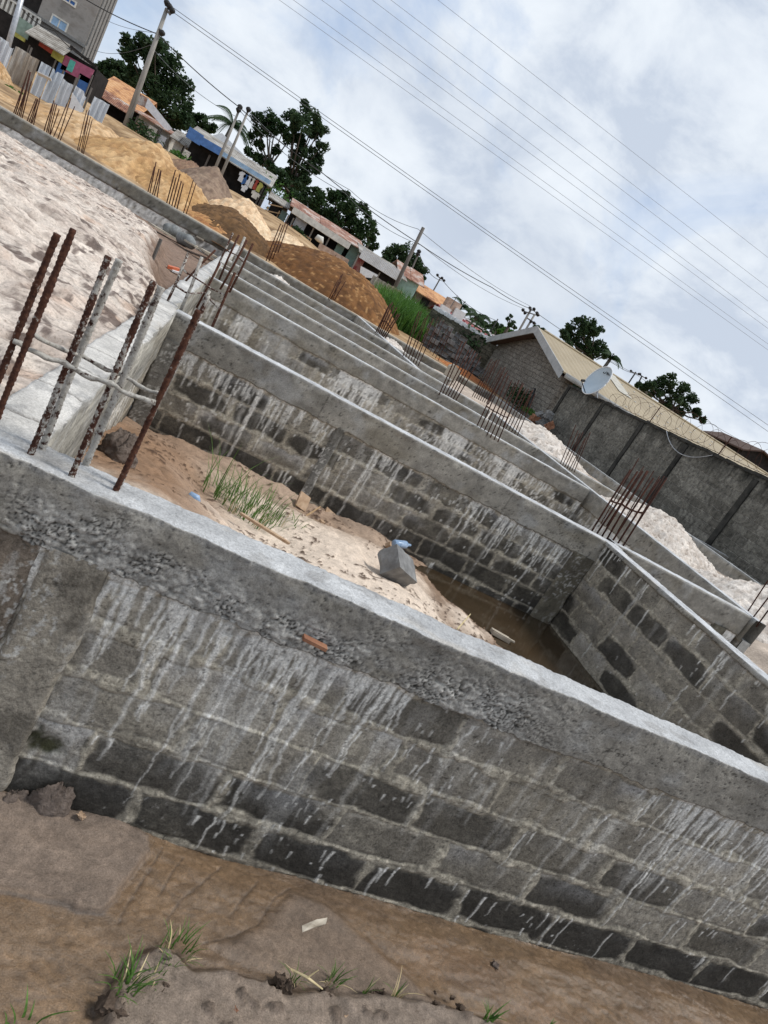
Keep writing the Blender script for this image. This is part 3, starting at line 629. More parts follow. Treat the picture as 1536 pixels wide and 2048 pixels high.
# ================================================================== MOUNDS
def mound(name, label, cx, cy, rx, ry, h, cols, seed, zb=None, rot=0.0, power=1.4, rough=.18, group=None, res=90, flat=.0, cat='heap', speck=None, skew=0.0):
    zb = float(z_terr(cx, cy)) if zb is None else zb
    a = np.linspace(-1.15, 1.15, res); S, T = np.meshgrid(a, a)
    n1 = fbm(S*2+seed, T*2, 5, seed); n2 = fbm(S*7+seed, T*7, 5, seed+1); n3 = fbm(S*30, T*30, 3, seed+2)
    r = np.hypot(S+.25*(n1-.5), T+.25*(n2-.5))
    r2 = np.hypot(S-skew*(1-np.clip(r, 0, 1)), T)
    Z = h*(1-np.clip(r2, 0, 1.3)**power)
    Z = np.minimum(Z, h*(1-flat)+.25*h*(n1-.5)) if flat else Z
    Z = Z+h*rough*(n1-.5)+h*rough*.8*(n2-.5)+h*rough*.7*(n3-.5)
    Z = np.where(r > 1.1, -.3, np.maximum(Z, -.3))
    X = cx+rx*S*math.cos(rot)-ry*T*math.sin(rot); Y = cy+rx*S*math.sin(rot)+ry*T*math.cos(rot)
    C = np.ones(S.shape+(3,))*np.array(cols[0]); C = mixc(C, np.array(cols[1]), sst(.42, .62, n1)); n4 = fbm(S*17+seed, T*17, 4, seed+3); C = mixc(C, np.array(cols[2]), sst(.48, .62, n4)*.75)
    if speck is not None: C = mixc(C, np.array(speck), sst(.68, .74, fbm(S*34, T*34, 3, seed+7))*.7)
    C *= (.65+.7*n3)[..., None]
    me = mesh_np(name, np.stack([X, Y, Z+zb], -1), grid_faces(res, res), np.clip(C, .01, .8))
    return tag(link(name, me, M['sand'], None, (cx, cy, zb)), label, cat, group)
def onY(px, py, Y): p = ony(px, py, Y); return p
tan = [(.44, .275, .14), (.52, .36, .21), (.32, .19, .085)]; yel = [(.43, .26, .115), (.52, .345, .18), (.32, .18, .078)]
lat = [(.135, .06, .02), (.19, .09, .032), (.085, .038, .014)]; drk = [(.11, .06, .026), (.155, .085, .038), (.075, .042, .02)]; gry = [(.20, .14, .10), (.25, .18, .13), (.15, .10, .075)]
def mnd(name, label, px, py, Y, wpx, dy, cols, seed, base=None, **k):
    """peak at a picture point, seen on the plane y = Y"""
    p = ony(px, py, Y); s = Y*1.02/FPX; zb = base if base is not None else float(z_terr(p[0], Y-dy*.5))
    return mound(name, label, p[0], Y, wpx*s, dy, max(p[2]-zb, .3)*1.08, cols, seed, zb, **k)
mnd('sand_heap', 'broad orange-tan sand heap at the far left before the corrugated metal sheets', 196, 246, 42, 125, 7, tan, 201, .0, flat=.10, speck=(.3, .2, .12))
mnd('sand_heap', 'low orange sand strip left of the rusty bars at the edge of the photo', 40, 222, 40, 120, 5, tan, 207, .0)
mnd('sand_heap', 'golden yellow sand heap sloping down to the right, behind the farthest wall', 300, 292, 39, 120, 6.2, yel, 203, -.05, skew=.1)
mnd('sand_heap', 'smaller golden sand ridge in front of the grey-brown gravel heap', 365, 345, 37, 95, 4.5, yel, 205, -.05)
mnd('gravel_heap', 'grey-brown gravel heap below the shop with the blue roof edge', 432, 340, 46, 88, 6.5, gry, 211, .4, power=1.15, rough=.1)
mnd('gravel_heap', 'brown gravel shoulder left of the grey-brown gravel heap', 385, 325, 49, 60, 4, [(.21, .13, .085), (.26, .17, .11), (.17, .1, .07)], 213, .9)
mnd('sand_heap', 'pale beige sand heap between the dark brown earth and the gravel heap', 500, 408, 42, 90, 5.5, [(.62, .46, .30), (.68, .54, .37), (.52, .34, .2)], 215, .2)
mnd('sand_heap', 'pale beige sand ridge below the shop with the orange panel', 590, 478, 42, 90, 5, [(.62, .46, .30), (.68, .54, .37), (.52, .36, .22)], 217, .2)
mnd('earth_heap', 'dark brown earth heap behind the cement-coated bars at the end of the left cross wall', 478, 432, 35.5, 105, 3.2, drk, 219, -.05, power=1.8, flat=.1)
mnd('earth_heap', 'big reddish-brown laterite heap beside the tall green grass', 672, 522, 37, 172, 5.5, lat, 221, -.05, power=2.0, flat=.08, rough=.14, res=130, speck=(.42, .24, .1), skew=.15)
mnd('earth_heap', 'low orange earth strip along the pale concrete below the stacked blocks', 930, 748, 34.5, 90, 1.6, [(.34, .12, .04), (.42, .18, .07), (.25, .09, .03)], 223, -.05)
mnd('earth_heap', 'thin ridge of rusty orange earth left of the dark brown heap', 430, 440, 33.3, 70, .9, [(.36, .17, .07), (.44, .24, .10), (.24, .11, .05)], 225, -.02)
wht = [(.56, .51, .46), (.62, .57, .52), (.44, .38, .33)]
def heap_at(label, x, y, rx, ry, h, seed, zb=-.3, **k): return mound('sand_heap', label, x, y, rx, ry, h, wht, seed, zb, rough=.28, speck=(.16, .12, .09), **k)
heap_at('pale speckled sand heap against the gable house wall, behind the thin red bars', 9.9, 19.5, 2.0, 2.2, .62, 231)
heap_at('large pale sand heap right behind the tall red bars, before the dark boundary wall', 10.2, 12.9, 1.7, 1.5, .58, 233, rot=.3)
heap_at('pale sand heap cut by the right edge of the photo', 10.6, 9.0, 1.9, 1.9, .66, 235)
heap_at('small grey sand heap in the trench behind the cement-coated bars', 1.35, 25.5, 1.5, 1.5, .75, 237, zb=-.8)
heap_at('long low pale sand heap in the trench before the laterite heap', 6.3, 27.6, 1.6, 2.2, .66, 239, zb=-.7)

# ================================================================== REBAR CAGES
def rebar_bar(mb, a, b, r, ribs=False, k=6, bend=0.0):
    a = np.array(a, float); b = np.array(b, float); L = np.linalg.norm(b-a)
    if ribs:
        n = int(L/.008); t = np.linspace(0, 1, n); pts = [a+(b-a)*x+np.array([bend*math.sin(x*3), bend*.5*math.sin(x*5+1), 0]) for x in t]
        rs = [r*(1.13 if i % 2 else .93)*(1+.06*math.sin(i*.37+L*7)+.05*math.sin(i*.11)+rnd.uniform(-.06, .06)) for i in range(n)]
        mb.tube(pts, rs, 8)
    else:
        mb.tube([a, (a+b)/2+np.array([bend, bend*.4, 0]), b], r, k)
def cage(label, bars, Z=0.0, r=.012, mats='rebar_far', ribs=False, stir=(), group='starter bar cages', cat='rebar cage', Yf=None, sink=.06):
    """bars: (base px, top px[, material]) with bases on the wall tops; each bar stands in its own vertical plane"""
    P = []
    for i, e in enumerate(bars):
        b0 = onz(e[0][0], e[0][1], Z) if Yf is None else ony(e[0][0], e[0][1], Yf+.2*(i % 2))
        t0 = ony(e[1][0], e[1][1], b0[1]); d = (t0-b0); b1 = b0-d/np.linalg.norm(d)*sink
        P.append((b1, t0, e[2] if len(e) > 2 else mats))
    c = np.mean([p[0] for p in P], 0)
    root = thing('rebar_cage', label, cat, tuple(c), group)
    for (a, t, mname) in P:
        mb = MB(); rebar_bar(mb, a, t, r*(1.2 if mname == 'rebar_cem' else 1), ribs, bend=rnd.uniform(-.006, .006)*(1 if ribs else 2)); mb.build('bar', M[mname], root, smooth=True)
    for s in stir:                                 # (list of bar indices, height fraction, material, radius)
        idx, fr, mname, rr = s[:4]; off = s[4] if len(s) > 4 else 0.0
        pts = []
        def cut(i):
            if not isinstance(fr[0], tuple): return fr
            (x0, y0), (x1, y1) = fr; (bx, by), (tx_, ty) = bars[i][0], bars[i][1]; sl = (y1-y0)/(x1-x0)
            return (y0+sl*(bx-x0)-by)/((ty-by)-sl*(tx_-bx))
        fr = fr if isinstance(fr, (list, tuple)) else [fr]
        q = [P[i][0]+(P[i][1]-P[i][0])*(cut(i) if isinstance(fr[0], tuple) else fr[min(j, len(fr)-1)]) for j, i in enumerate(idx)]
        for j in range(len(q)-1):
            for t in np.linspace(0, 1, 9)[:-1]:
                pts.append(q[j]*(1-t)+q[j+1]*t+np.array([0, off, -.008*math.sin(t*3.1)+rnd.uniform(-.0025, .0025)]))
        pts.append(q[-1]+np.array([0, off, 0]))
        mb = MB(); mb.tube(pts, [rr*(1+.15*math.sin(i*1.7)+rnd.uniform(-.1, .1)) for i in range(len(pts))], 7); mb.build('stirrup', M[mname], root, smooth=True)
    return root
# the close-up cage on the front wall
cage('close-up cage of thick rusty rods spattered with cement, standing on the nearest wall', [
    ((-48, 878), (115, 468), 'rebar'), ((-34, 905), (147, 458), 'rebar'), ((60, 908), (217, 512), 'rebar_mix'), ((84, 898), (239, 520), 'rebar_cem'),
    ((143, 952), (308, 562), 'rebar_mix'), ((170, 930), (322, 574), 'rebar_cem'), ((230, 982), (397, 620), 'rebar'), ((238, 972), (417, 590), 'rebar_mix')],
    r=.0100, ribs=True, stir=[((0, 2, 4, 6), ((36, 652), (335, 788)), 'rebar_cem', .0085, -.018), ((1, 3, 5, 7), ((70, 642), (330, 768)), 'rebar_cem', .007, .016)])
cage('leaning thin rods tied together where the left cross wall meets the second wall', [
    ((335, 602), (377, 505), 'rebar_mix'), ((362, 617), (404, 514), 'rebar_cem'), ((372, 562), (431, 500), 'rebar'), ((398, 606), (440, 526), 'rebar'), ((424, 654), (470, 545), 'rebar'), ((402, 612), (420, 582), 'rebar_cem')],
    r=.013, stir=[((0, 1, 3, 4), (.42, .38, .35, .4), 'rebar_mix', .009), ((0, 1, 4), (.72, .66, .62), 'rebar_mix', .008)])
cage('bundle of half cement-coated rods at the far end of the left cross wall', [
    ((430, 545), (466, 466), 'rebar_mix'), ((440, 556), (478, 470), 'rebar'), ((452, 562), (490, 474), 'rebar_cem'), ((444, 572), (494, 480), 'rebar'), ((462, 578), (506, 487), 'rebar'), ((470, 556), (500, 500), 'rebar_cem')],
    r=.017, stir=[((0, 1, 2, 3, 4), .35, 'rebar_cem', .012), ((0, 2, 4), .62, 'rebar', .01)])
def fan(label, base0, base1, top0, top1, n, r=.018, **k):
    bars = []; r = r*.72
    for i in range(n):
        t = i/max(1, n-1); j = rnd.uniform(-2, 2)
        b = (base0[0]+(base1[0]-base0[0])*t, base0[1]+(base1[1]-base0[1])*t); q = (top0[0]+(top1[0]-top0[0])*t+j, top0[1]+(top1[1]-top0[1])*t+rnd.uniform(-12, 6))
        bars.append((b, q))
    return cage(label, bars, r=r, **k)
fan('tall dark red rods over the corner of the bare block wall and the second wall', (1186, 1058), (1246, 1092), (1262, 940), (1332, 965), 7, r=.017, stir=[((0, 2, 4, 6), .52, 'rebar', .012)])
fan('four rusty rods beside the dark brown earth heap, rising above it', (532, 522), (548, 528), (560, 446), (578, 454), 4, r=.03, stir=[((0, 1, 3), .5, 'rebar_far', .02)])
fan('thin spaced rods before the left half of the laterite heap', (578, 528), (596, 536), (600, 476), (622, 484), 5, r=.02)
fan('pair of tall rods leaning before the crest of the laterite heap', (641, 570), (648, 577), (668, 520), (674, 522), 3, r=.026)
fan('short dark rods set in a pale post before the laterite heap', (657, 598), (668, 602), (678, 556), (690, 560), 5, r=.024)
fan('cluster of red rods at the right foot of the laterite heap', (752, 664), (770, 676), (778, 612), (800, 624), 7, r=.03, stir=[((0, 2, 4, 6), .45, 'rebar_far', .02)])
fan('rods standing in line before the left end of the stacked blocks', (806, 712), (838, 728), (838, 628), (872, 650), 7, r=.020)
fan('thin rods standing in front of the middle of the stacked blocks', (846, 700), (876, 722), (878, 640), (906, 662), 6, r=.022)
fan('slim rods on the pale strip by the right end of the stacked blocks', (880, 785), (912, 800), (926, 690), (962, 712), 7, r=.017)
fan('dense group of rods before the left corner of the gable house', (946, 790), (978, 806), (982, 716), (1016, 742), 9, r=.018, stir=[((0, 3, 6, 8), .4, 'rebar_far', .012)])
fan('long dark rods in front of the gable house wall, nearest and tallest there', (954, 852), (998, 878), (1004, 745), (1046, 770), 7, r=.015, stir=[((0, 3, 6), .42, 'rebar_far', .01)])
fan('thin rods by the green shrub at the foot of the gable house wall', (1008, 850), (1036, 868), (1046, 776), (1072, 790), 6, r=.016)
fan('fine rods behind the first speckled sand heap, against the dark wall', (1122, 925), (1150, 940), (1150, 862), (1180, 876), 7, r=.014)
fan('rods crowding behind the tall red ones, against the dark boundary wall', (1206, 1040), (1262, 1066), (1276, 928), (1330, 956), 6, r=.012)
fan('pair of rods cut by the right edge beside the last sand heap', (1496, 1222), (1518, 1246), (1548, 1150), (1572, 1170), 3, r=.013)
fan('leftmost bunch of dark rods at the end of the farthest wall', (28, 224), (46, 228), (54, 150), (64, 158), 6, r=.03, Yf=31.5, sink=.7)
fan('rods in front of the corrugated sheets, second bunch from the left edge', (58, 234), (70, 238), (72, 196), (82, 202), 5, r=.028, Yf=31.5, sink=.7)
fan('short rods before the orange-tan heap, below the torn sheet', (94, 244), (108, 248), (104, 206), (118, 214), 5, r=.028, Yf=31.5, sink=.7)
fan('pair of single slanting rods before the orange-tan heap', (114, 256), (130, 258), (134, 202), (150, 214), 3, r=.026, Yf=31.5, sink=.7)
fan('rods with a dark stick across them on the orange-tan heap', (162, 270), (176, 272), (174, 230), (186, 234), 5, r=.022, Yf=31.5, sink=.7)
fan('tight bunch of rods at the golden heap on the farthest wall', (295, 386), (314, 392), (310, 332), (324, 342), 5, r=.03, Yf=31.5, sink=.7)
fan('dark doubled rods right of the golden heap on the farthest wall', (336, 396), (358, 402), (350, 352), (368, 364), 5, r=.034, Yf=31.5, sink=.7)
fan('pair of rods standing apart near the thin rusty earth ridge', (374, 402), (380, 404), (386, 369), (391, 372), 2, r=.026, Yf=31.5, sink=.7)

# ================================================================== THINGS IN AND AROUND THE PIT
def atx(px, Y, z):
    lo, hi = -800.0, 3000.0
    for _ in range(40):
        m_ = (lo+hi)/2
        if ony(px, m_, Y)[2] > z: lo = m_
        else: hi = m_
    return ony(px, lo, Y)[0]
def blade(mb, p, az, ln, lean, w):
    d = np.array([math.cos(az), math.sin(az), 0]); s = np.array([-d[1], d[0], 0]); vs = []
    for i in range(5):
        t = i/4; q = np.array(p)+d*lean*ln*t**1.8+np.array([0, 0, ln*(t-.35*lean*t**2.2)]); ww = w*(1-t**1.6)*.5+.0004
        vs += [q-s*ww, q+s*ww]
    mb.add(vs, [(2*i, 2*i+1, 2*i+3, 2*i+2) for i in range(4)])
def tuft(label, c, n, rad, hgt, w, seed, mats=('grass',), lean=.75, group='grass tufts', dead=0):
    rr = random.Random(seed); mb = MB()
    for i in range(n+dead):
        a = rr.uniform(0, 6.28); q = rad*math.sqrt(rr.random()); az = a+rr.gauss(0, .7)
        mb.cur = 1 if i >= n else 0
        blade(mb, (c[0]+q*math.cos(a), c[1]+q*math.sin(a), c[2]-.01), az, hgt*rr.uniform(.45, 1.15), lean*rr.uniform(.2, 1.2), w*rr.uniform(.7, 1.2))
    return tag(mb.build('grass_tuft', [M['grass'], M['straw']], None, tuple(c)), label, 'grass tuft', group)
pz = lambda px, py, z: tuple(onz(px, py, z))
tuft('large tuft of long green grass growing in the sandy pit beside the second wall', pz(500, 1022, -1.06), 200, .33, .29, .0075, 1, dead=14)
tuft('sparser grass blades at the left of the large tuft in the pit', pz(435, 985, -1.02), 26, .18, .50, .009, 2)
tuft('a few short blades right of the large tuft in the pit', pz(590, 1050, -1.05), 12, .12, .16, .010, 3)
gg = [('leafy green tuft on the lip of the front bank, with bare roots showing', (250, 1975), 34, .05, .115, .006, 4, 4), ('tuft of mixed green and straw stalks, topmost on the front bank', (352, 1905), 36, .06, .09, .005, 5, 9),
      ('low blades between the two bigger tufts on the front bank', (310, 1960), 10, .03, .08, .005, 6, 2), ('upright blades leaning right above the dark hole in the bank', (590, 1962), 9, .02, .11, .005, 7, 4),
      ('soft green tuft beside a bent yellow stalk on the bank', (665, 1965), 16, .035, .10, .005, 8, 5), ('thin single seedling on the bank, midway along it', (730, 1985), 5, .008, .10, .007, 9, 2),
      ('dry yellow stalks standing at the right of the bank edge', (790, 1995), 2, .02, .12, .006, 10, 7), ('small bright tuft at the bottom edge right of the stalks', (975, 2040), 16, .02, .10, .008, 11, 0),
      ('blades in the bottom left corner of the photo', (40, 2052), 10, .05, .10, .009, 12, 0), ('spare blades at the bottom edge, right of the small bright tuft', (1105, 2056), 7, .02, .07, .007, 13, 0)]
for lb, p, n, rad, hg, wd, sd_, dd in gg: tuft(lb, pz(p[0], p[1], -1.275), n, rad, hg, wd, sd_, dead=dd)
def dusty_block(name, label, cat, c, ax, size, mat, seed, group=None, rough=.06, hollow=False):
    """broken masonry lump: bevelled box with chipped corners"""
    bm = bmesh.new(); bmesh.ops.create_cube(bm, size=1)
    bmesh.ops.subdivide_edges(bm, edges=bm.edges[:], cuts=5, use_grid_fill=True)
    rr = random.Random(seed)
    for v in bm.verts:
        k = sum(abs(x) > .45 for x in v.co)
        n = float(fbm(np.array([v.co.x*5+seed]), np.array([v.co.y*5+v.co.z*3]), 3, seed)[0])-.5
        v.co *= 1+rough*n*(1+k)-(.05 if k == 3 else .02 if k == 2 else 0)
        v.co.x *= size[0]; v.co.y *= size[1]; v.co.z *= size[2]
    me = bpy.data.meshes.new(name); bm.to_mesh(me); bm.free()
    me.polygons.foreach_set('use_smooth', [False]*len(me.polygons))
    o = bpy.data.objects.new(name, me); COL.objects.link(o); me.materials.append(M[mat]); o.location = c; o.rotation_euler = ax
    return tag(o, label, cat, group)
c = pz(785, 1150, -.99)
dusty_block('broken_block', 'broken hollow concrete block lying tilted on the pit sand', 'concrete block', (c[0], c[1], c[2]+.09), (.55, .35, .5), (.36, .24, .20), 'block', 31)
c = pz(797, 1098, -1.0)
mb = MB(); d = np.array([.12, .05, .02]); p = np.array(c)+np.array([0, .02, .05])
mb.tube([p-d*.7, p-d*.62, p+d*.5, p+d*.75, p+d*1.0], [.036, .042, .042, .016, .014], 10)
tag(mb.build('plastic_bottle', M['blue_bottle'], None, tuple(p), smooth=True), 'crumpled clear blue plastic bottle behind the broken block', 'bottle')
c = pz(383, 1004, -.70); mb = MB(); p = np.array(c); mb.tube([p+np.array([-.045, 0, .015]), p+np.array([-.02, .01, .03]), p+np.array([.02, .0, .035]), p+np.array([.05, .01, .01])], [.008, .035, .03, .01], 9)
tag(mb.build('plastic_scrap', M['blue_bottle'], None, tuple(p), smooth=True), 'small crumpled pale blue plastic scrap on the sand left of the grass', 'litter')
dusty_block('tile_shard', 'upright pale orange tile shard leaning in the pit, left of its neighbour', 'tile shard', pz(606, 1003, -1.06), (1.0, .3, .4), (.15, .16, .02), 'tile', 33, 'tile shards in the pit')
dusty_block('tile_shard', 'wider pale orange tile shard lying right of the upright one in the pit', 'tile shard', pz(664, 1022, -1.10), (.7, .2, .15), (.16, .13, .025), 'tile', 34, 'tile shards in the pit')
dusty_block('tile_shard', 'smallest tile crumb lying below the two orange shards', 'tile shard', pz(644, 1043, -1.10), (.1, .1, .4), (.05, .04, .02), 'tile', 35, 'tile shards in the pit')
dusty_block('wood_strip', 'thin orange wooden strip half buried in the sand below the grass tuft', 'wood strip', pz(530, 1057, -.88), (.0, .05, -.25), (.44, .03, .02), 'tile', 36)
mb = MB(); a = np.array(pz(608, 1034, -1.12)); e_ = np.array(pz(638, 1018, -1.10)); mb.tube([a, (a+e_)/2+np.array([0, 0, .01]), e_+np.array([0, 0, .03])], [.008, .010, .006], 5)
tag(mb.build('twig', M['wood'], None, tuple(a)), 'bent pale twig lying beside the orange tile shards', 'twig')
for i, (px, py, s) in enumerate([(724, 1046, .10), (735, 1052, .06), (712, 1036, .05), (690, 1030, .04)]):
    dusty_block('rubble_stone', ['largest grey rubble lump at the foot of the second wall', 'smaller stone touching the largest rubble lump', 'small stone left of the largest rubble lump', 'leftmost rubble pebble near the wider tile shard'][i], 'stone', pz(px, py, -1.15), (i, i*2, i*3), (s, s*.9, s*.8), 'block', 40+i, 'rubble in the pit', .35)
dusty_block('paper_scrap', 'pale orange fragment beside the blue bottle in the pit', 'tile shard', pz(778, 1092, -1.08), (.5, .5, .3), (.07, .05, .06), 'tile', 45)
a = np.array(pz(982, 1264, -1.19)); e_ = np.array(pz(1016, 1283, -1.2)); mb = MB()
dd = (e_-a)/np.linalg.norm(e_-a); mb.obox((a+e_)/2+np.array([0, 0, .015]), dd*np.linalg.norm(e_-a)/2, np.cross([0, 0, 1], dd)*.045, (0, 0, .018)); mb.obox((a+e_)/2+dd*.02+np.array([0, -.03, .038]), dd*.13, np.cross([0, 0, 1], dd)*.012, (0, 0, .008))
tag(mb.build('floating_plank', M['plank'], None, tuple(a)), 'short broken plank floating in the muddy pool', 'plank')
a = np.array(ony(915, 1258, 2.46)); mb = MB(); t_ = np.array(ony(941, 1228, 2.7)); mb.tube([a, (a+t_)/2, t_], [.004, .0035, .002], 5)
tag(mb.build('dry_stalk', M['straw'], None, tuple(a)), 'single dry stalk poking over the front wall near the pool', 'stalk')
p0_ = ony(628, 1287, 2.25); dd = ony(652, 1299, 2.25)-p0_; mb = MB(); mb.obox(p0_+np.array([0, -.004, .006]), dd*.95, (0, .016, 0), (-dd[2]*.13, 0, dd[0]*.13))
tag(mb.build('brick_chip', M['brickchip'], None, tuple(p0_)), 'red-brown brick chip resting on the ledge under the front wall beam', 'brick chip')
lump_args = None
# clods and litter on the near ground
def clod(label, px, py, s, z, seed, mat='brickchip', grp='clods and leaves on the near ground'):
    dusty_block('soil_clod', label, 'clod', pz(px, py, z), (seed, seed*.7, seed*1.3), (s, s*.8, s*.6), mat, seed, grp, .5)
M['soil'] = mat_noise('dark_soil', (.05, .035, .025), (.11, .08, .06), 20, .95, .5, .01)
M['wetsand'] = mat_noise('clumped_wet_sand', (.11, .085, .07), (.20, .16, .135), 45, .95, .9, .02)
big = thing
def lump(name, label, cat, px, py, z, r, seed, mat):
    n = 40; th = np.linspace(0, 2*np.pi, n); ph = np.linspace(0, np.pi*.62, 24); TH, PH = np.meshgrid(th, ph)
    TH2 = np.where(TH > 2*np.pi-.01, 0, TH)
    nn = fbm(np.cos(TH2)*2+PH*2+seed, np.sin(TH2)*2+PH, 4, seed); n2 = fbm(np.cos(TH2)*9+PH*9, np.sin(TH2)*9-PH*5, 4, seed+2)
    R_ = .7+.55*(nn-.5)*2*.6+.22*(n2-.5); p = np.array(pz(px, py, z))
    me = mesh_np(name, np.stack([p[0]+r[0]*R_*np.sin(PH)*np.cos(TH2), p[1]+r[1]*R_*np.sin(PH)*np.sin(TH2), p[2]+r[2]*(R_*np.cos(PH))], -1), grid_faces(24, n))
    return tag(link(name, me, M[mat], None, tuple(p)), label, cat)
lump('concrete_spill', 'rough grey concrete spill heaped in the corner beside the foot of the thick rods', 'concrete spill', 236, 915, -.62, (.17, .22, .22), 21, 'wetsand')
lump('sand_lump', 'rounded lump of wet sand fallen at the foot of the front wall column', 'sand lump', 92, 1622, -1.36, (.15, .10, .20), 3, 'wetsand')
lump('sand_lump', 'ragged smaller lump beside the rounded sand lump, near the left edge', 'sand lump', 20, 1612, -1.36, (.09, .08, .11), 9, 'wetsand')
clod('small orange stone tucked right of the rounded sand lump', 163, 1632, .03, -1.29, 3, 'tile')
for i, (px, py, s, m_) in enumerate([(560, 1962, .05, 'soil'), (575, 1975, .045, 'soil'), (650, 1985, .04, 'soil'), (700, 2020, .035, 'brickchip'), (745, 1990, .03, 'soil'), (762, 1988, .035, 'soil'), (870, 2010, .03, 'soil'), (920, 2015, .03, 'soil'), (905, 1995, .018, 'soil'), (870, 1985, .014, 'soil'),
        (210, 2010, .06, 'soil'), (235, 2030, .05, 'soil'), (330, 1975, .04, 'soil'), (345, 2010, .03, 'brickchip'), (690, 2036, .025, 'tile'), (544, 2036, .03, 'tile'), (990, 1930, .035, 'wetsand'), (470, 2020, .02, 'brickchip')]):
    clod(['black hole-like clod under the upright blades', 'flat dark clod right below the black one', 'dark clod by the bent yellow stalk', 'red-brown leaf-like clod on the bank', 'dark crumb near the dry stalks', 'dark crumb touching the dry stalks', 'dark crumb at the bank edge right of the stalks', 'torn dark crumb at the far right of the bank edge', 'small black pebble on the brown flow', 'tiny black pebble up from the black one', 'large dark clod with roots at the left end of the bank', 'dark clod at the bottom of the bank left end', 'dark clod under the topmost mixed tuft', 'reddish clod in the middle of the bank left half', 'orange chip on the pale bank sand', 'orange chip at the bottom edge of the bank', 'pale sand bump with a dark side in the brown flow', 'tiny red crumb on the bank left of centre'][i], px, py, s, -1.282 if py > 1955 else -1.31, i+50, m_)
mb = MB(); a = np.array(pz(604, 1851, -1.30)); e_ = np.array(pz(655, 1835, -1.285)); mb.slab([a, a*.5+e_*.5+np.array([0, 0, .012]), e_, e_+np.array([-.01, -.03, 0]), a*.6+e_*.4+np.array([0, -.025, 0]), a+np.array([0, -.03, 0])], (0, 0, -1), .006)
tag(mb.build('dry_leaf', M['plank'], None, tuple(a)), 'curled dry leaf half sunk in the grey wet sand', 'leaf')
mb = MB(); a = np.array(pz(582, 1938, -1.24)); mb.tube([a, np.array(pz(615, 1955, -1.21)), np.array(pz(645, 1978, -1.24))], [.004, .0055, .003], 5); mb.tube([np.array(pz(615, 1955, -1.21)), np.array(pz(637, 1940, -1.17))], [.004, .002], 5)
tag(mb.build('dry_stalk', M['straw'], None, tuple(a)), 'bent yellow forked stalk lying on the front bank', 'stalk')

# debris by the left cross wall
M['bag'] = mat_noise('grey_cement_bag', (.12, .125, .12), (.26, .27, .27), 5, .8, .3, .02)
def dz(px, py, z=-.93): return np.array(onz(px, py, z))
for i, (a, b_, w_) in enumerate([((300, 455), (372, 492), .26), ((345, 458), (440, 497), .18), ((385, 470), (455, 500), .2), ((372, 500), (430, 522), .22), ((395, 515), (420, 528), .3), ((410, 485), (470, 515), .16), ((390, 495), (440, 512), .14)]):
    A = dz(*a)+np.array([0, 0, .12+.05*i]); B = dz(*b_)+np.array([0, 0, .05+.04*i]); dd = B-A; L = np.linalg.norm(dd); dd /= L; sd_ = np.cross([0, 0, 1], dd)
    mb = MB(); mb.obox((A+B)/2, dd*L/2, sd_*w_, np.cross(dd, sd_)*.03)
    tag(mb.build('timber_board', M['plank'], None, tuple(A)), ['leftmost pale board leaning at the tip of the sand pile', 'longest board at the back of the board pile by the far wall', 'board behind the two cement bags', 'broad board nearest the left cross wall', 'short board stub at the near end of the board pile', 'board at the right end of the pile, against the wall', 'narrow board lying across the right part of the pile'][i], 'board', 'boards piled by the far wall')
def sack(label, px, py, L, r, az, dz_):
    p = dz(px, py)+np.array([0, 0, r+dz_]); d = np.array([math.cos(az), math.sin(az), 0])
    mb = MB(); t = np.linspace(-1, 1, 13); mb.tube([p+d*L*x+np.array([0, 0, .03*math.sin(x*5)]) for x in t], [r*(max(.15, 1-abs(x)**5*.8))*(1+.08*math.sin(x*9)) for x in t], 14)
    return tag(mb.build('cement_bag', M['bag'], None, tuple(p), smooth=True), label, 'bag', 'grey bags on the boards')
sack('shorter grey bag lying on the boards, the left one of two', 338, 474, .34, .22, .2, .04)
sack('longer grey bag lying on the boards, the right one of two', 366, 494, .55, .22, -.9, .04)
p = dz(345, 540); mb = MB(); mb.obox(p+np.array([0, 0, .05]), (.13, .03, .03), (-.02, .10, .0), (0, 0, .035)); M['orange'] = mat_noise('orange_red_plastic', (.55, .12, .05), (.7, .2, .09), 9, .5, 0)
tag(mb.build('plastic_scrap', M['orange'], None, tuple(p)), 'orange-red plastic scrap on the brown floor left of the cross wall', 'litter')
p = dz(352, 545); mb = MB(); mb.obox(p+np.array([0, 0, .02]), (.10, .02, .02), (-.02, .09, .0), (0, 0, .02))
tag(mb.build('paper_scrap', M['white'], None, tuple(p)), 'white scrap beside the orange-red plastic scrap', 'litter')
a = dz(305, 520, -.6); mb = MB(); mb.tube([a, ony(322, 478, a[1])], .035, 6); tag(mb.build('wooden_stake', M['pole_dark'], None, tuple(a)), 'short dark stake standing at the edge of the sand pile', 'stake')

# ================================================================== BOUNDARY WALL, GABLE HOUSE, DISH, RAZOR WIRE
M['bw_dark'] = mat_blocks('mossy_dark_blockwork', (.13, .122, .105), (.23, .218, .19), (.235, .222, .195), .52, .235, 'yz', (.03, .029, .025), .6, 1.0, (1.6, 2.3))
M['bw_gable'] = mat_blocks('weathered_gable_blockwork', (.17, .155, .135), (.235, .22, .195), (.11, .10, .09), .50, .225, 'yz', (.08, .075, .065), .55, .8)
M['bw_moss'] = mat_blocks('mossy_far_blockwork', (.11, .10, .075), (.21, .19, .15), (.08, .075, .06), .6, .26, 'xz', (.03, .032, .022), .9, .8)
M['moss_dark'] = mat_noise('black_algae_concrete', (.018, .018, .016), (.06, .057, .05), 3, .95, .6, .03)
bwr = thing('boundary_wall', 'tall dark algae-stained block wall on the right, carrying a razor wire coil', 'wall', (14.1, 18, 0))
YS = np.linspace(8.0, 28.1, 200); ZS = np.linspace(-.4, 1, 34)
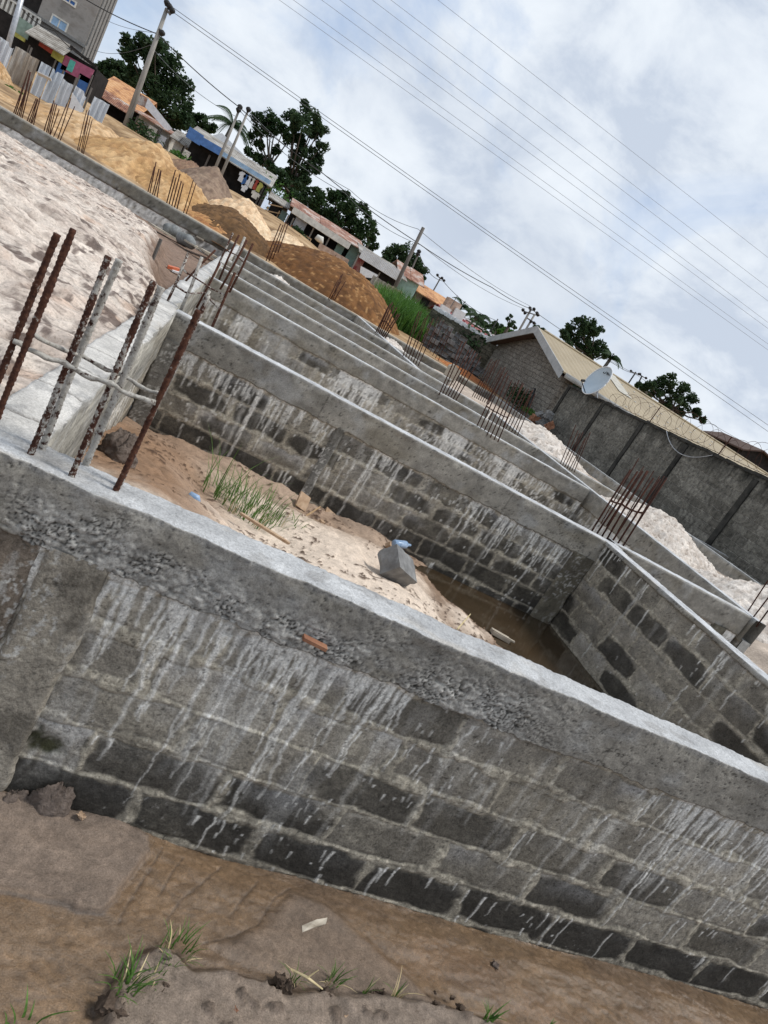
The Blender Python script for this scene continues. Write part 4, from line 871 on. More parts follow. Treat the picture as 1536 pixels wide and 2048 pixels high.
Yg, Zg = np.meshgrid(YS, np.linspace(0, 1, 36)); top = 2.03+.012*(28.1-Yg)+.06*(fbm(Yg*1.5, Yg*0, 4, 301)-.5)
ZZ = -.45+(top+.45)*Zg; rl = .035*(fbm(Yg*5, ZZ*5, 5, 302)-.5)
mb_ = mesh_np('blockwork', np.concatenate([np.stack([14.1+rl, Yg, ZZ], -1).reshape(-1, 3), np.stack([14.32+0*rl, Yg, ZZ], -1).reshape(-1, 3)]), np.concatenate([grid_faces(36, 200), grid_faces(36, 200, True, 7200)]))
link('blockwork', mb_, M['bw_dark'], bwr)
cp = MB(); n = 100
for i in range(n):
    y0, y1 = 8+20.1*i/n, 8+20.1*(i+1)/n; tz = 2.03+.012*(28.1-(y0+y1)/2)+.06*(float(fbm(np.array([(y0+y1)/2*1.5]), np.array([0.]), 4, 301)[0])-.5)
    cp.box(14.06, 14.36, y0, y1, tz-.02, tz+.05+.03*rnd.random())
cp.build('coping', M['moss_dark'], bwr)
for y in (10.2, 13.0, 15.6, 18.9, 21.6, 24.6, 27.8):
    mb = MB(); mb.box(14.05, 14.2, y-.10, y+.10, -.45, 2.06); mb.build('pilaster', M['moss_dark'], bwr)
# razor wire
rw = thing('razor_wire', 'coiled razor wire running along the top of the dark boundary wall', 'razor wire', (14.15, 19, 2.2))
t = np.linspace(0, 27*2*math.pi, 27*26); yy = 24.6-(t/t[-1])*13.6; rr_ = .22+.10*np.sin(yy*1.7)*.6+.14*sst(25, 20, yy)
pts = np.stack([14.2+rr_*np.sin(t), yy+.10*np.cos(t*1.3), 2.14+.012*(28.1-yy)+rr_*(1+np.cos(t))*.95], -1)
mb = MB(); mb.tube(pts, .0055, 4); mb.build('coil', M['rebar_far'], rw)
for y in (21.5, 17.6, 14.5): mb = MB(); mb.tube([(14.2, y, 2.1), (14.22, y, 2.85)], .018, 5); mb.build('picket', M['rebar_far'], rw)
mb = MB(); mb.tube([(14.2, 24.6, 2.18), (14.2, 19, 2.25), (14.2, 11, 2.35)], .008, 4); mb.build('strand', M['rebar_far'], rw)
# hanging cable on the wall
mb = MB(); a = onx(1333, 862, 14.05); b_ = onx(1425, 910, 14.05); mb.tube([a+(b_-a)*s-np.array([0, 0, .75*4*s*(1-s)*.55]) for s in np.linspace(0, 1, 14)], .013, 5)
tag(mb.build('loose_cable', M['steel'], None, tuple(a)), 'loose grey cable sagging across the face of the dark boundary wall', 'cable')

house = thing('gable_house', 'single-storey block house with tan metal roof and white bargeboard, behind the dark boundary wall', 'house', (14.12, 33.3, -.1))
gy0, gy1, ap, ea = 28.6, 38.2, (33.3, 3.72), 2.45
g = MB(); g.slab([(14.12, gy0, -.5), (14.12, gy1, -.5), (14.12, gy1, ea), (14.12, ap[0], ap[1]-.2), (14.12, gy0, ea)], (1, 0, 0), .25); g.box(14.37, 60, gy0+.05, gy0+.3, -.5, ea)
g.box(14.37, 60, gy1-.3, gy1-.05, -.5, ea); g.build('wall', M['bw_gable'], house)
mt, nt, b = _nodes('tan_roof_sheet'); v = _coord(nt); sp_ = nt.nodes.new('ShaderNodeSeparateXYZ'); nt.links.new(v, sp_.inputs[0])
wv = nt.nodes.new('ShaderNodeTexWave'); wv.wave_type = 'BANDS'; wv.bands_direction = 'X'; wv.inputs['Scale'].default_value = .9; nt.links.new(v, wv.inputs[0])
n = _noise(nt, v, .8, 6); c_ = _ramp(nt, n, [(.3, (.27, .215, .135)), (.7, (.36, .295, .195))]); nt.links.new(c_, b.inputs['Base Color']); b.inputs['Roughness'].default_value = .55
_bump(nt, b, wv.outputs['Fac'], .5, .04); M['roof_tan'] = mt
ov = .55; sl_ = (ap[1]-ea)/(ap[0]-gy0)
def roofpt(x, y): return (x, y, ap[1]+.12-abs(y-ap[0])*sl_)
mb = MB(); e0 = gy0-.45
for y_ in (e0, gy1+.45):
    mb.slab([roofpt(14.12-ov, y_), roofpt(60, y_), roofpt(60, ap[0]), roofpt(14.12-ov, ap[0])], (0, 0, -1), .06)
rf = mb.build('roof', M['roof_tan'], house)
mb = MB(); mb.tube([(14.0, ap[0], ap[1]+.14), (60, ap[0], ap[1]+.14)], .07, 8); mb.build('ridge_cap', M['roof_tan'], rf if 0 else house)
M['screw'] = mat_noise('pale_roof_washer', (.75, .72, .66), (.85, .83, .78), 9, .5, 0)
mb = MB()
for r_ in range(5):
    for i in range(46):
        x = 17.5+i*.72+rnd.uniform(-.05, .05)
        if rnd.random() < .35: continue
        y_ = ap[0]-.8-r_*.95; q = roofpt(x, y_); mb.box(q[0]-.045, q[0]+.045, q[1]-.045, q[1]+.045, q[2]+.005, q[2]+.04)
mb.build('roof_fixing', M['screw'], house)
mb = MB(); q = roofpt(18.5, ap[0]-.05); k_ = roofpt(18.5, e0+2.2)
mb.slab([(17.9, ap[0]-.1, q[2]+.01), (18.7, ap[0]-.1, q[2]+.01), (18.7, ap[0]-2.6, q[2]+.01-2.5*sl_), (17.9, ap[0]-2.6, q[2]+.01-2.5*sl_)], (0, 0, 1), .012); mb.build('roof_patch', M['pipe_pale'], house)
for s in (-1, 1):
    y_ = e0 if s < 0 else gy1+.45
    P0, P1 = np.array(roofpt(14.12-ov, y_)), np.array(roofpt(14.12-ov, ap[0])); mb = MB(); mb.slab([P0+[-.02, 0, .03], P1+[-.02, 0, .03], P1+[-.02, 0, -.34], P0+[-.02, 0, -.34]], (1, 0, 0), .05); mb.build('bargeboard', M['steel_dull'], house)
mb = MB()
for y_ in (e0, gy1+.45):
    mb.slab([np.array(roofpt(14.12-ov+.04, y_))-[0, 0, .2], np.array(roofpt(14.12-ov+.04, ap[0]))-[0, 0, .2], np.array(roofpt(14.1, ap[0]))-[0, 0, .2], np.array(roofpt(14.1, y_))-[0, 0, .2]], (0, 0, -1), .03)
M['soffit'] = mat_noise('brown_soffit', (.07, .045, .035), (.11, .075, .06), 4, .8, 0); mb.build('soffit', M['soffit'], house)
mb = MB(); q = roofpt(0, e0)[2]-.10; mb.tube([(13.75, e0-.08, q), (44, e0-.08, q-.05)], .115, 10); M['pipe'] = mat_noise('stained_white_pipe', (.25, .24, .22), (.6, .6, .57), 1.2, .6, .1, .01, (1, 6, 6)); mb.build('gutter', M['pipe'], house, smooth=True)
mb = MB(); mb.box(14.4, 50, e0+.1, e0+.16, q-.28, q-.02); M['green_fascia'] = mat_noise('dark_green_fascia', (.015, .035, .022), (.03, .06, .04), 3, .8, 0); mb.build('fascia', M['green_fascia'], house)

# satellite dish
dc = onx(1197, 764, 13.75); view = dc-np.array([0, 0, H]); view /= np.linalg.norm(view)
left = np.array([-view[1], view[0], 0]); left /= np.linalg.norm(left)
if left[0] > 0: left = -left
nd = .545*(-view)+.84*(math.cos(math.radians(18))*left+math.sin(math.radians(18))*np.array([0, 0, 1])); nd /= np.linalg.norm(nd)
ud = np.array([0, 0, 1.])-nd*nd[2]; ud /= np.linalg.norm(ud); sdv = np.cross(ud, nd)
dish = thing('satellite_dish', 'round pale blue satellite dish on a bracket above the dark boundary wall', 'satellite dish', tuple(dc))
R_ = .64; ring, seg = 9, 36; V = []
for i in range(ring+1):
    r_ = R_*i/ring
    for j in range(seg+1):
        a_ = 2*math.pi*j/seg; V.append(dc+r_*math.cos(a_)*sdv+r_*1.06*math.sin(a_)*ud+nd*(.20*(r_/R_)**2-.10))
V = np.array(V); Vb = V-nd*.025; n_ = len(V)
M['dish'] = mat_noise('pale_blue_enamel', (.42, .50, .56), (.48, .56, .62), 2, .35, 0)
me = mesh_np('reflector', np.concatenate([V, Vb]), np.concatenate([grid_faces(ring+1, seg+1), grid_faces(ring+1, seg+1, True, n_)])); link('reflector', me, M['dish'], dish)
mb = MB(); mb.tube([dc+R_*math.cos(a_)*sdv+R_*1.06*math.sin(a_)*ud+nd*.10 for a_ in np.linspace(0, 2*math.pi, 37)], .022, 6); mb.build('rim', M['white'], dish, smooth=True)
mb = MB(); fp = dc+nd*.62-ud*.45; mb.tube([dc-ud*R_*1.0+nd*.10, fp], .018, 5); mb.build('feed_arm', M['black'], dish)
mb = MB(); mb.tube([fp, fp+(dc-fp)*.2], .05, 8); mb.build('feed_horn', M['black'], dish)
mb = MB(); b0 = np.array([14.2, dc[1], 2.0]); mb.tube([dc-nd*.12, dc-nd*.25-np.array([0, 0, .35]), b0], .03, 6); mb.tube([dc-nd*.2, b0+np.array([0, .35, 0])], .02, 5); mb.build('bracket', M['steel'], dish)
tx = bpy.data.curves.new('logo_text', 'FONT'); tx.body = 'LNBs'; tx.size = .26; tx.extrude = .004; tx.align_x = 'CENTER'
to = bpy.data.objects.new('logo_tmp', tx); COL.objects.link(to); dg = bpy.context.evaluated_depsgraph_get(); me = bpy.data.meshes.new_from_object(to.evaluated_get(dg)); bpy.data.objects.remove(to)
rm = Matrix(((sdv[0], ud[0], nd[0], 0), (sdv[1], ud[1], nd[1], 0), (sdv[2], ud[2], nd[2], 0), (0, 0, 0, 1)))
pl = dc+ud*.40+nd*(.20*.36-.10+.04)+sdv*.05; rm.translation = pl; me.transform(rm); link('logo', me, M['black'], dish)

# shrub, rubble and pale post at the gable wall
def leafball(mb, c, r, n, s, rr, flat=1.0):
    """leaf-sized faces spread through a clump"""
    for _ in range(n):
        d = np.array([rr.gauss(0, 1), rr.gauss(0, 1), rr.gauss(0, 1)]); d /= np.linalg.norm(d)+1e-9
        p = c+d*r*np.array([1, 1, flat])*(rr.random()**.35); a = np.array([rr.gauss(0, 1), rr.gauss(0, 1), rr.gauss(0, .6)]); a /= np.linalg.norm(a); b = np.cross(a, [rr.gauss(0, 1), rr.gauss(0, 1), rr.gauss(0, 1)]); b /= np.linalg.norm(b)+1e-9
        k = s*rr.uniform(.6, 1.4); mb.add([p-a*k, p+b*k*.5, p+a*k, p-b*k*.5], [(0, 1, 2, 3)])
rr = random.Random(3)
def shrub(label, c, r, n, s, mat, flat=1, clumps=5):
    c = np.array(c, float); root = thing('shrub', label, 'shrub', tuple(c)); mb = MB()
    for i in range(clumps): leafball(mb, c+np.array([rr.uniform(-.6, .6)*r, rr.uniform(-.4, .4)*r, r*.5*flat+rr.uniform(-.2, .4)*r*flat]), r*.6, n//clumps, s, rr, flat)
    mb.build('foliage', M[mat], root)
    mb = MB()
    for i in range(4): mb.tube([c, c+np.array([rr.uniform(-.4, .4)*r, rr.uniform(-.3, .3)*r, r*flat])], [.02*r, .008*r], 5)
    mb.build('stem', M['trunk'], root)
shrub('dark green shrub growing at the foot of the gable house wall', onx(1032, 800, 13.6)-np.array([0, 0, .1]), .75, 700, .07, 'leaf_mid')
shrub('low bright weeds right below the dark green shrub', onx(1055, 822, 13.2)-np.array([0, 0, .1]), .42, 260, .05, 'leaf_bright', .5)
shrub('bush overhanging the mossy wall left of the gable house', ony(945, 690, 40.0)-np.array([0, 0, .6]), 1.1, 700, .12, 'leaf', 1.3)
rbl = [(1072, 838), (1084, 846), (1094, 840), (1100, 852), (1080, 832), (1090, 856), (1066, 842), (1098, 830)]
base_ = None
for i, (px, py) in enumerate(rbl):
    p = onx(px, py, 13.3+.1*(i % 3)); o = dusty_block('rubble_stone', 'loose brown rubble stone heaped at the foot of the gable house wall', 'stone', tuple(p), (i, i*.7, i*1.9), (.36, .3, .26), 'brickchip' if i % 3 == 0 else 'block', 70+i, 'rubble stones by the gable wall', .4)
p = onz(905, 748, .05); mb = MB(); mb.slab([p+[-.22, 0, -.3], p+[.22, 0, -.3], p+[.25, 0, .25], p+[-.1, 0, .36], p+[-.26, 0, .22]], (0, 1, 0), .25)
tag(mb.build('concrete_post', M['plank'], None, tuple(p)), 'stubby pale brown masonry stump beside the rods left of the gable house', 'stump')
mb = MB(); a = onx(1058, 815, 13.7); mb.tube([a, onx(1070, 777, 13.7)], .05, 5); tag(mb.build('iron_bar', M['black'], None, tuple(a)), 'single thick dark bar leaning against the gable house wall', 'bar')

# stacked blocks before the mossy wall
bme = None; nb = 0
bl = bmesh.new(); bmesh.ops.create_cube(bl, size=1); bmesh.ops.scale(bl, vec=(.46, .24, .235), verts=bl.verts)
tf = max(bl.faces, key=lambda f: -f.calc_center_median().y); r_ = bmesh.ops.inset_region(bl, faces=[tf], thickness=.05); bmesh.ops.translate(bl, vec=(0, .1, 0), verts=tf.verts)
bmesh.ops.bevel(bl, geom=[e for e in bl.edges if e.is_boundary is False][:12], offset=.012, segments=1, affect='EDGES')
bme = bpy.data.meshes.new('cement_block'); bl.to_mesh(bme); bl.free(); bme.materials.append(M['block'])
prof = [5, 6, 7, 7, 7, 6, 6, 7, 7, 6, 6, 5, 6, 5, 5, 4, 4, 3, 2]
XL, XR = atx(846, 36.0, .2), atx(962, 36.0, .1)
for i, hgt in enumerate(prof):
    for j in range(hgt):
        if rnd.random() < .05: continue
        o = bpy.data.objects.new('cement_block', bme); COL.objects.link(o)
        xx = XL+(XR-XL)*(i+.5*(j % 2))/(len(prof)-1); o.location = (xx+rnd.uniform(-.04, .04), 36.0+rnd.uniform(-.15, .15), .22+.245*j+rnd.uniform(-.01, .02)-(.02*i)); o.rotation_euler = (0, 0, rnd.uniform(-.12, .12)+(math.pi/2 if rnd.random() < .25 else 0))
        tag(o, 'grey hollow cement block in the loose stack before the mossy wall', 'cement block', 'stacked cement blocks'); nb += 1
# mossy wall left of the gable house
mw = thing('garden_wall', 'mossy brown block wall with a ragged whitewashed top, left of the gable house', 'wall', (9, 40, 0))
A, B = ony(880, 628, 41.0), onx(1012, 745, 14.1)
xs = np.linspace(A[0]-.6, 15.2, 120); S, T = np.meshgrid(xs, np.linspace(0, 1, 24)); tz = ony(886, 628, 40.0)[2]; tz2 = ony(1010, 700, 38.6)[2]
topz = tz+(tz2-tz)*(S-xs[0])/(xs[-1]-xs[0])+.12*(fbm(S*2, S*0, 4, 311)-.5); ZZ = -.6+(topz+.6)*T; yy = 40.6-2.0*(S-xs[0])/(xs[-1]-xs[0])+.05*(fbm(S*4, ZZ*4, 4, 312)-.5)
link('blockwork', mesh_np('blockwork', np.concatenate([np.stack([S, yy, ZZ], -1).reshape(-1, 3), np.stack([S, yy*0+yy+.3, ZZ], -1).reshape(-1, 3)]), np.concatenate([grid_faces(24, 120), grid_faces(24, 120, True, 2880)])), M['bw_moss'], mw)
for i in range(60):
    x = xs[0]+(xs[-1]-xs[0])*(i+.5)/60; z_ = tz+(tz2-tz)*(x-xs[0])/(xs[-1]-xs[0]); y_ = 40.6-2.0*(x-xs[0])/(xs[-1]-xs[0])
    if rnd.random() < .75:
        mb = MB(); mb.obox((x, y_+.1, z_+.08), (.07+.05*rnd.random(), 0, .03*rnd.uniform(-1, 1)), (0, .14, 0), (0, 0, .06+.07*rnd.random())); mb.build('coping_stone', M['white'], mw)

# ================================================================== THE STREET BEHIND
def pxx(px, py, Y): q = ony(px, py, Y); return q
def quad(mb, P, n=(0, 1, 0), t=.1): mb.slab(P, n, t)
def fac(px, py, Y): return np.array(ony(px, py, Y))
def mc(name, c, rough=.8, v=.2): return mat_noise(name, tuple(x*(1-v) for x in c), tuple(x*(1+v) for x in c), 2.5, rough, .1, .01)
M['render_grey'] = mat_noise('grey_render', (.20, .185, .165), (.32, .30, .275), .5, .9, .2, .01, (1, 1, 1.5), c3=(.24, .215, .19))
M['glassblue'] = mc('blue_window_pane', (.30, .45, .62), .25); M['deepblue'] = mc('deep_blue_panel', (.05, .13, .33)); M['yellow'] = mc('yellow_green_board', (.42, .41, .11)); M['magenta'] = mc('magenta_awning', (.34, .10, .17))
M['teal'] = mc('teal_paint', (.10, .42, .36)); M['mint'] = mc('mint_green_wall', (.34, .50, .43)); M['red'] = mc('red_paint', (.36, .07, .05)); M['bluetarp'] = mc('bright_blue_tarp', (.08, .18, .42), .5)
M['orangeboard'] = mc('orange_board', (.55, .18, .07)); M['pinkbrick'] = mat_noise('pinkish_brick', (.36, .24, .18), (.55, .42, .34), 3, .9, .3, .02); M['cream'] = mc('cream_wall', (.62, .60, .54)); M['green_awn'] = mc('grey_green_awning', (.22, .30, .26))
def mat_tin(name, c1, c2, c3, axis='X', sc=2.2, stretch=(1, 1, 1)):
    mt, nt, b = _nodes(name); v = _coord(nt, stretch); wv = nt.nodes.new('ShaderNodeTexWave'); wv.wave_type = 'BANDS'; wv.bands_direction = axis; wv.inputs['Scale'].default_value = sc; nt.links.new(v, wv.inputs[0])
    n = _noise(nt, v, .9, 7, .7); nt.links.new(_ramp(nt, n, [(.38, c1), (.5, c2), (.62, c3)]), b.inputs['Base Color']); b.inputs['Roughness'].default_value = .6; _bump(nt, b, wv.outputs['Fac'], .6, .05); return mt
M['tin_rust'] = mat_tin('rusted_tin', (.16, .07, .05), (.33, .16, .10), (.50, .46, .42)); M['tin_orange'] = mat_tin('orange_rusty_tin', (.30, .13, .06), (.55, .28, .12), (.62, .36, .18))
M['tin_grey'] = mat_tin('weathered_grey_tin', (.16, .14, .12), (.28, .26, .23), (.40, .38, .35)); M['tin_white'] = mat_tin('whitish_tin', (.55, .55, .54), (.66, .67, .67), (.74, .75, .76)); M['tin_red'] = mat_tin('dark_red_tin', (.16, .03, .035), (.28, .06, .06), (.36, .20, .17))
M['tin_sheet'] = mat_tin('shiny_zinc_sheet', (.45, .50, .56), (.62, .67, .72), (.74, .78, .83), 'X', 5.0, (1, 1, .25)); M['tin_dirty'] = mat_tin('muddy_zinc_sheet', (.24, .20, .16), (.38, .33, .27), (.52, .50, .46), 'X', 5.0, (1, 1, .25))

# ---- apartment building at the upper left
YB = 78.0
bld = thing('apartment_building', 'tall grey unpainted concrete building with blue windows at the upper left', 'building', tuple(fac(150, 130, YB)))
xr = fac(163, 106, YB)[0]; zb0 = float(z_terr(xr, YB))-.5; zt0 = zb0+22.0; xl = fac(0, 0, YB)[0]-9
side = xr+1.6
mb = MB(); mb.box(xl, xr, YB, YB+4.2, zb0, zt0); mb.build('wall', M['render_grey'], bld)
for i in range(4): mb = MB(); y0 = YB+.15+i*1.05; mb.box(xr+.003, xr+.16, y0, y0+.62, zb0, zt0); mb.build('pilaster', M['concrete'], bld)
p = [fac(*q, YB-.05) for q in ((104, 30), (136, 50), (126, 68), (101, 45))]
def window(parent, q0, q1, q2, q3, Y, m1='glassblue', m2='cream'):
    P = [fac(*q, Y) for q in (q0, q1, q2, q3)]; x0 = min(a[0] for a in P); x1 = max(a[0] for a in P); z0 = sum(sorted(a[2] for a in P)[:2])/2; z1 = sum(sorted(a[2] for a in P)[2:])/2
    x0, x1 = (P[0][0]+P[3][0])/2, (P[1][0]+P[2][0])/2
    mb = MB(); t = .12; mb.box(x0-t, x1+t, Y-.10, Y-.003, z1, z1+t); mb.box(x0-t, x1+t, Y-.10, Y-.003, z0-t, z0); mb.box(x0-t, x0, Y-.10, Y-.003, z0, z1); mb.box(x1, x1+t, Y-.10, Y-.003, z0, z1); mb.box((x0+x1)/2-.05, (x0+x1)/2+.05, Y-.08, Y-.003, z0, z1)
    f = mb.build('window', M[m2], parent); mb = MB(); mb.box(x0, x1, Y-.05, Y-.01, z0, z1); mb.build('pane', M[m1], f)
window(bld, (107, 32), (136, 49), (127, 66), (101, 47), YB)
window(bld, (131, -4), (152, 4), (149, 12), (128, -1), YB, 'deepblue')
q = fac(60, 22, YB); mb = MB(); mb.box(xl, q[0]+1.3, YB-1.1, YB-.003, q[2]-1.75, q[2]-1.5); mb.box(xl, q[0]+1.3, YB-1.1, YB-.95, q[2]-.25, q[2]-.1)
for i in range(16): mb.box(q[0]+1.2-i*.38, q[0]+1.38-i*.38, YB-1.08, YB-.97, q[2]-1.5, q[2]-.25)
mb.build('balcony', M['cream'], bld)
mb = MB(); mb.box(q[0]-2.2, q[0]+.6, YB-.01, YB+.02, q[2]+.1, q[2]+1.6); mb.build('balcony_opening', M['dark'], bld)
mb = MB(); mb.box(xl, xr+.2, YB-.35, YB-.003, zb0+4.6, zb0+4.85); mb.build('ledge', M['concrete'], bld)

# ---- market shop under the building
YS_ = 72.0
shop = thing('market_shop', 'dark open-fronted shop with magenta and yellow awnings under the tall building', 'shop', tuple(fac(120, 120, YS_)))
P = [fac(*q, YS_) for q in ((-30, 20), (190, 140), (176, 176), (-45, 60))]
mb = MB(); x0, x1 = fac(-30, 30, YS_)[0], fac(183, 150, YS_)[0]; zt = fac(140, 108, YS_)[2]; zg = float(z_terr(x1, YS_))-.3
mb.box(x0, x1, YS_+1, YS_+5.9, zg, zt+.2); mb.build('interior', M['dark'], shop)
def band(parent, name, a, b_, h0, h1, Y, mat, y1=.25, proud=0):
    """strip between two picture points, h0..h1 below/above them"""
    A = fac(*a, Y-proud); B = fac(*b_, Y-proud); mb = MB(); mb.slab([A+[0, 0, h0], B+[0, 0, h0], B+[0, 0, h1], A+[0, 0, h1]], (0, 1, 0), y1); return mb.build(name, M[mat], parent)
band(shop, 'awning', (130, 112), (187, 142), -1.1, .1, YS_, 'magenta', .2)
band(shop, 'sign_disc', (141, 117), (152, 123), -.95, -.05, YS_, 'teal', .1, .06)
band(shop, 'fascia_board', (106, 100), (128, 115), -.5, .15, YS_, 'yellow', .15)
band(shop, 'fascia_board', (32, 52), (55, 66), -.75, .1, YS_, 'yellow', .15)
band(shop, 'fascia_board', (80, 82), (106, 100), -.35, .1, YS_, 'red', .15, .02)
band(shop, 'side_panel', (36, 40), (62, 58), -.9, .3, YS_, 'green_awn', .15, .05)
mb = MB(); A, B = fac(62, 62, YS_), fac(138, 108, YS_); mb.slab([A+[0, -1.2, -.35], B+[0, -1.2, -.35], B+[0, .9, .75], A+[0, .9, .75]], (0, 0, -1), .08); mb.build('awning', M['tin_grey'], shop)
band(shop, 'roof_edge', (140, 92), (192, 134), -.12, .12, YS_, 'dark', .6)
for a, b_ in (((118, 124), (134, 134)), ((160, 146), (181, 158))): band(shop, 'door_curtain', a, b_, -2.1, 0, YS_, 'deepblue', .15)
for px, py in ((112, 120), (160, 150), (186, 150), (60, 90)): mb = MB(); q_ = fac(px, py, YS_); mb.tube([q_, (q_[0], q_[1], zg)], .07, 6); mb.build('post', M['pole_dark'], shop)

# ---- corrugated sheet fence
YF = 52.0
fn = thing('sheet_fence', 'fence of upright corrugated metal sheets, some shiny, some muddy, at the far left', 'fence', tuple(fac(100, 190, YF)))
def sheet(x0, x1, z0, z1, Y, mat, lean=0.0, name='sheet', parent=None, amp=.045, tear=0):
    nx = max(8, int((x1-x0)/.05)); xs = np.linspace(x0, x1, nx); zs = np.linspace(0, 1, 8); S, T = np.meshgrid(xs, zs)
    tp = z1+.12*(fbm(S*3+x0, S*0, 3, 7)-.5)-tear*sst(.55, .7, fbm(S*2+x0, S*0, 3, 9)); Z = z0+(tp-z0)*T
    Yv = Y+amp*np.sin(S*2*np.pi/.30)+lean*T
    V = np.stack([S+lean*.3*T, Yv, Z], -1).reshape(-1, 3); V2 = V+np.array([0, .015, 0]); n_ = len(V)
    me = mesh_np(name, np.concatenate([V, V2]), np.concatenate([grid_faces(8, nx), grid_faces(8, nx, True, n_)])); return link(name, me, M[mat], parent)
tops = [(-40, 52, 'tin_dirty'), (0, 72, 'tin_sheet'), (30, 88, 'tin_dirty'), (60, 108, 'tin_dirty'), (84, 122, 'tin_sheet'), (104, 134, 'tin_sheet'), (128, 158, 'tin_sheet'), (152, 170, 'tin_sheet'), (188, 190, 'tin_sheet')]
wd = [44, 29, 28, 22, 20, 22, 22, 24, 30]
for i, (px, py, mm_) in enumerate(tops):
    a = fac(px, py, YF); b_ = fac(px+wd[i], py+wd[i]*.6, YF); zb_ = float(z_terr(a[0], YF))-1.2
    sheet(a[0], b_[0], zb_, (a[2]+b_[2])/2-.05, YF+.05*(i % 2), mm_, .12*((i % 3)-1), 'sheet', fn, tear=.25*(i % 2))
for px, py in ((60, 105), (124, 150), (150, 165), (180, 185)): mb = MB(); q_ = fac(px, py, YF+.2); mb.tube([(q_[0], q_[1], q_[2]-3), q_+[0, 0, .3]], .06, 5); mb.build('post', M['pole_dark'], fn)
mb = MB(); a, b_ = fac(76, 150, YF-.3), fac(103, 163, YF-.3); mb.slab([a, b_, b_+[0, -.3, .12], a+[0, -.3, .12]], (0, 0, 1), .05); mb.build('bent_ledge_sheet', M['white'], fn)
mb = MB(); A = fac(145, 185, YF-.25); mb.slab([A, A+[.9, 0, -.5], A+[.9, 0, -1.2], A+[.1, 0, -1.0]], (0, 1, 0), .03)
tag(mb.build('notice_board', M['white'], None, tuple(A)), 'white paper notice hanging askew on the corrugated sheets', 'notice')
lump2 = ony(8, 124, 50.5)
mound('sand_heap', 'tall tan sand heap at the extreme left edge, against the muddy sheets', lump2[0]-.8, 50.2, 1.6, 1.0, lump2[2]-.6, tan, 245, .9)

# ---- houses along the street; every box is parallel to the walls
def shack(label, name, cat, Y, a, b_, h, depth, wallm, roofm, over=.8, rise=.9, zg=None, ridge=True, roof_t=.08, open_=None, front=.0):
    """a, b_: picture points of the two ends of the front eave"""
    A, B = fac(*a, Y), fac(*b_, Y); ze = (A[2]+B[2])/2; x0, x1 = A[0], B[0]; zg = ze-h if zg is None else zg
    root = thing(name, label, cat, ((x0+x1)/2, Y+depth/2, zg))
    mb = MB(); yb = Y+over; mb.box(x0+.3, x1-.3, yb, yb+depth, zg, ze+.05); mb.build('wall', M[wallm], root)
    mb = MB(); ym = yb+depth*.5 if ridge else yb+depth; nX = max(2, int((x1-x0)/1.2))
    for i in range(nX):
        u0, u1 = x0-.2+(x1-x0+.4)*i/nX, x0-.2+(x1-x0+.4)*(i+1)/nX; j = rnd.uniform(-.04, .04); k = rnd.uniform(-.15, .15)
        mb.slab([(u0, Y+k, ze+j), (u1, Y+k, ze+j), (u1, ym, ze+rise+j), (u0, ym, ze+rise+j)], (0, 0, -1), roof_t)
        if ridge: mb.slab([(u0, ym, ze+rise+j), (u1, ym, ze+rise+j), (u1, yb+depth+.5, ze+j), (u0, yb+depth+.5, ze+j)], (0, 0, -1), roof_t)
    mb.build('roof', M[roofm], root)
    return root, x0, x1, yb, zg, ze
def wallbits(root, Y, zg, bits):
    for (nm, a, b_, h0, h1, mat) in bits:
        A, B = fac(*a, Y), fac(*b_, Y); mb = MB(); mb.box(A[0], B[0], Y-.12, Y+.3, min(A[2], B[2])+h0, (A[2]+B[2])/2+h1); mb.build(nm, M[mat], root)
def posts(root, Y, pts, zg, r=.08, mat='pole_dark'):
    for px, py in pts: q_ = fac(px, py, Y); mb = MB(); mb.tube([q_, (q_[0], q_[1], zg-.5)], r, 6); mb.build('post', M[mat], root)
# orange rusty roof behind the big pole
r, x0, x1, yb, zg, ze = shack('house with patchy orange rusted tin roof, behind the big leaning utility pole', 'tin_roof_house', 'house', 80, (196, 172), (280, 224), 3.4, 7, 'dark', 'tin_orange', 1.5, 1.9)
mb = MB(); A, B = fac(205, 178, 79), fac(262, 214, 79); mb.slab([A+[0, -.6, -.7], B+[0, -.6, -.7], B+[0, .6, .1], A+[0, .6, .1]], (0, 0, -1), .07); mb.build('porch_roof', M['tin_rust'], r)
r, x0, x1, yb, zg, ze = shack('house with a bright white roof edge behind brown tin, right of the big utility pole', 'tin_roof_house', 'house', 76, (268, 224), (346, 266), 3.0, 7, 'cream', 'tin_rust', 1.2, .5)
mb = MB(); A, B, C_, D_ = fac(296, 196, 77), fac(345, 258, 77), fac(333, 262, 77), fac(290, 214, 77); mb.slab([A, B, C_, D_], (0, 1, 0), .3); mb.build('bargeboard', M['white'], r)
A, B, C_, D_ = fac(280, 187, 77.2), fac(298, 197, 77.2), fac(292, 216, 77.2), fac(268, 205, 77.2); mb = MB(); mb.slab([A, B, C_, D_], (0, 1, 0), .2); mb.build('gable', M['tin_rust'], r)
wallbits(r, 76.5, zg, [('wall_panel', (300, 250), (316, 259), -1.3, .0, 'cream'), ('wall_panel', (320, 268), (334, 276), -1.4, .0, 'white'), ('wall_panel', (272, 246), (290, 254), -1.0, .2, 'tin_rust')])
posts(r, 76.2, [(276, 232), (324, 256)], zg)
r, x0, x1, yb, zg, ze = shack('small pale hut with a mossy tin roof left of the blue-edged shop', 'pale_hut', 'hut', 74, (343, 276), (372, 292), 2.4, 4, 'cream', 'tin_grey', .7, 1.0)
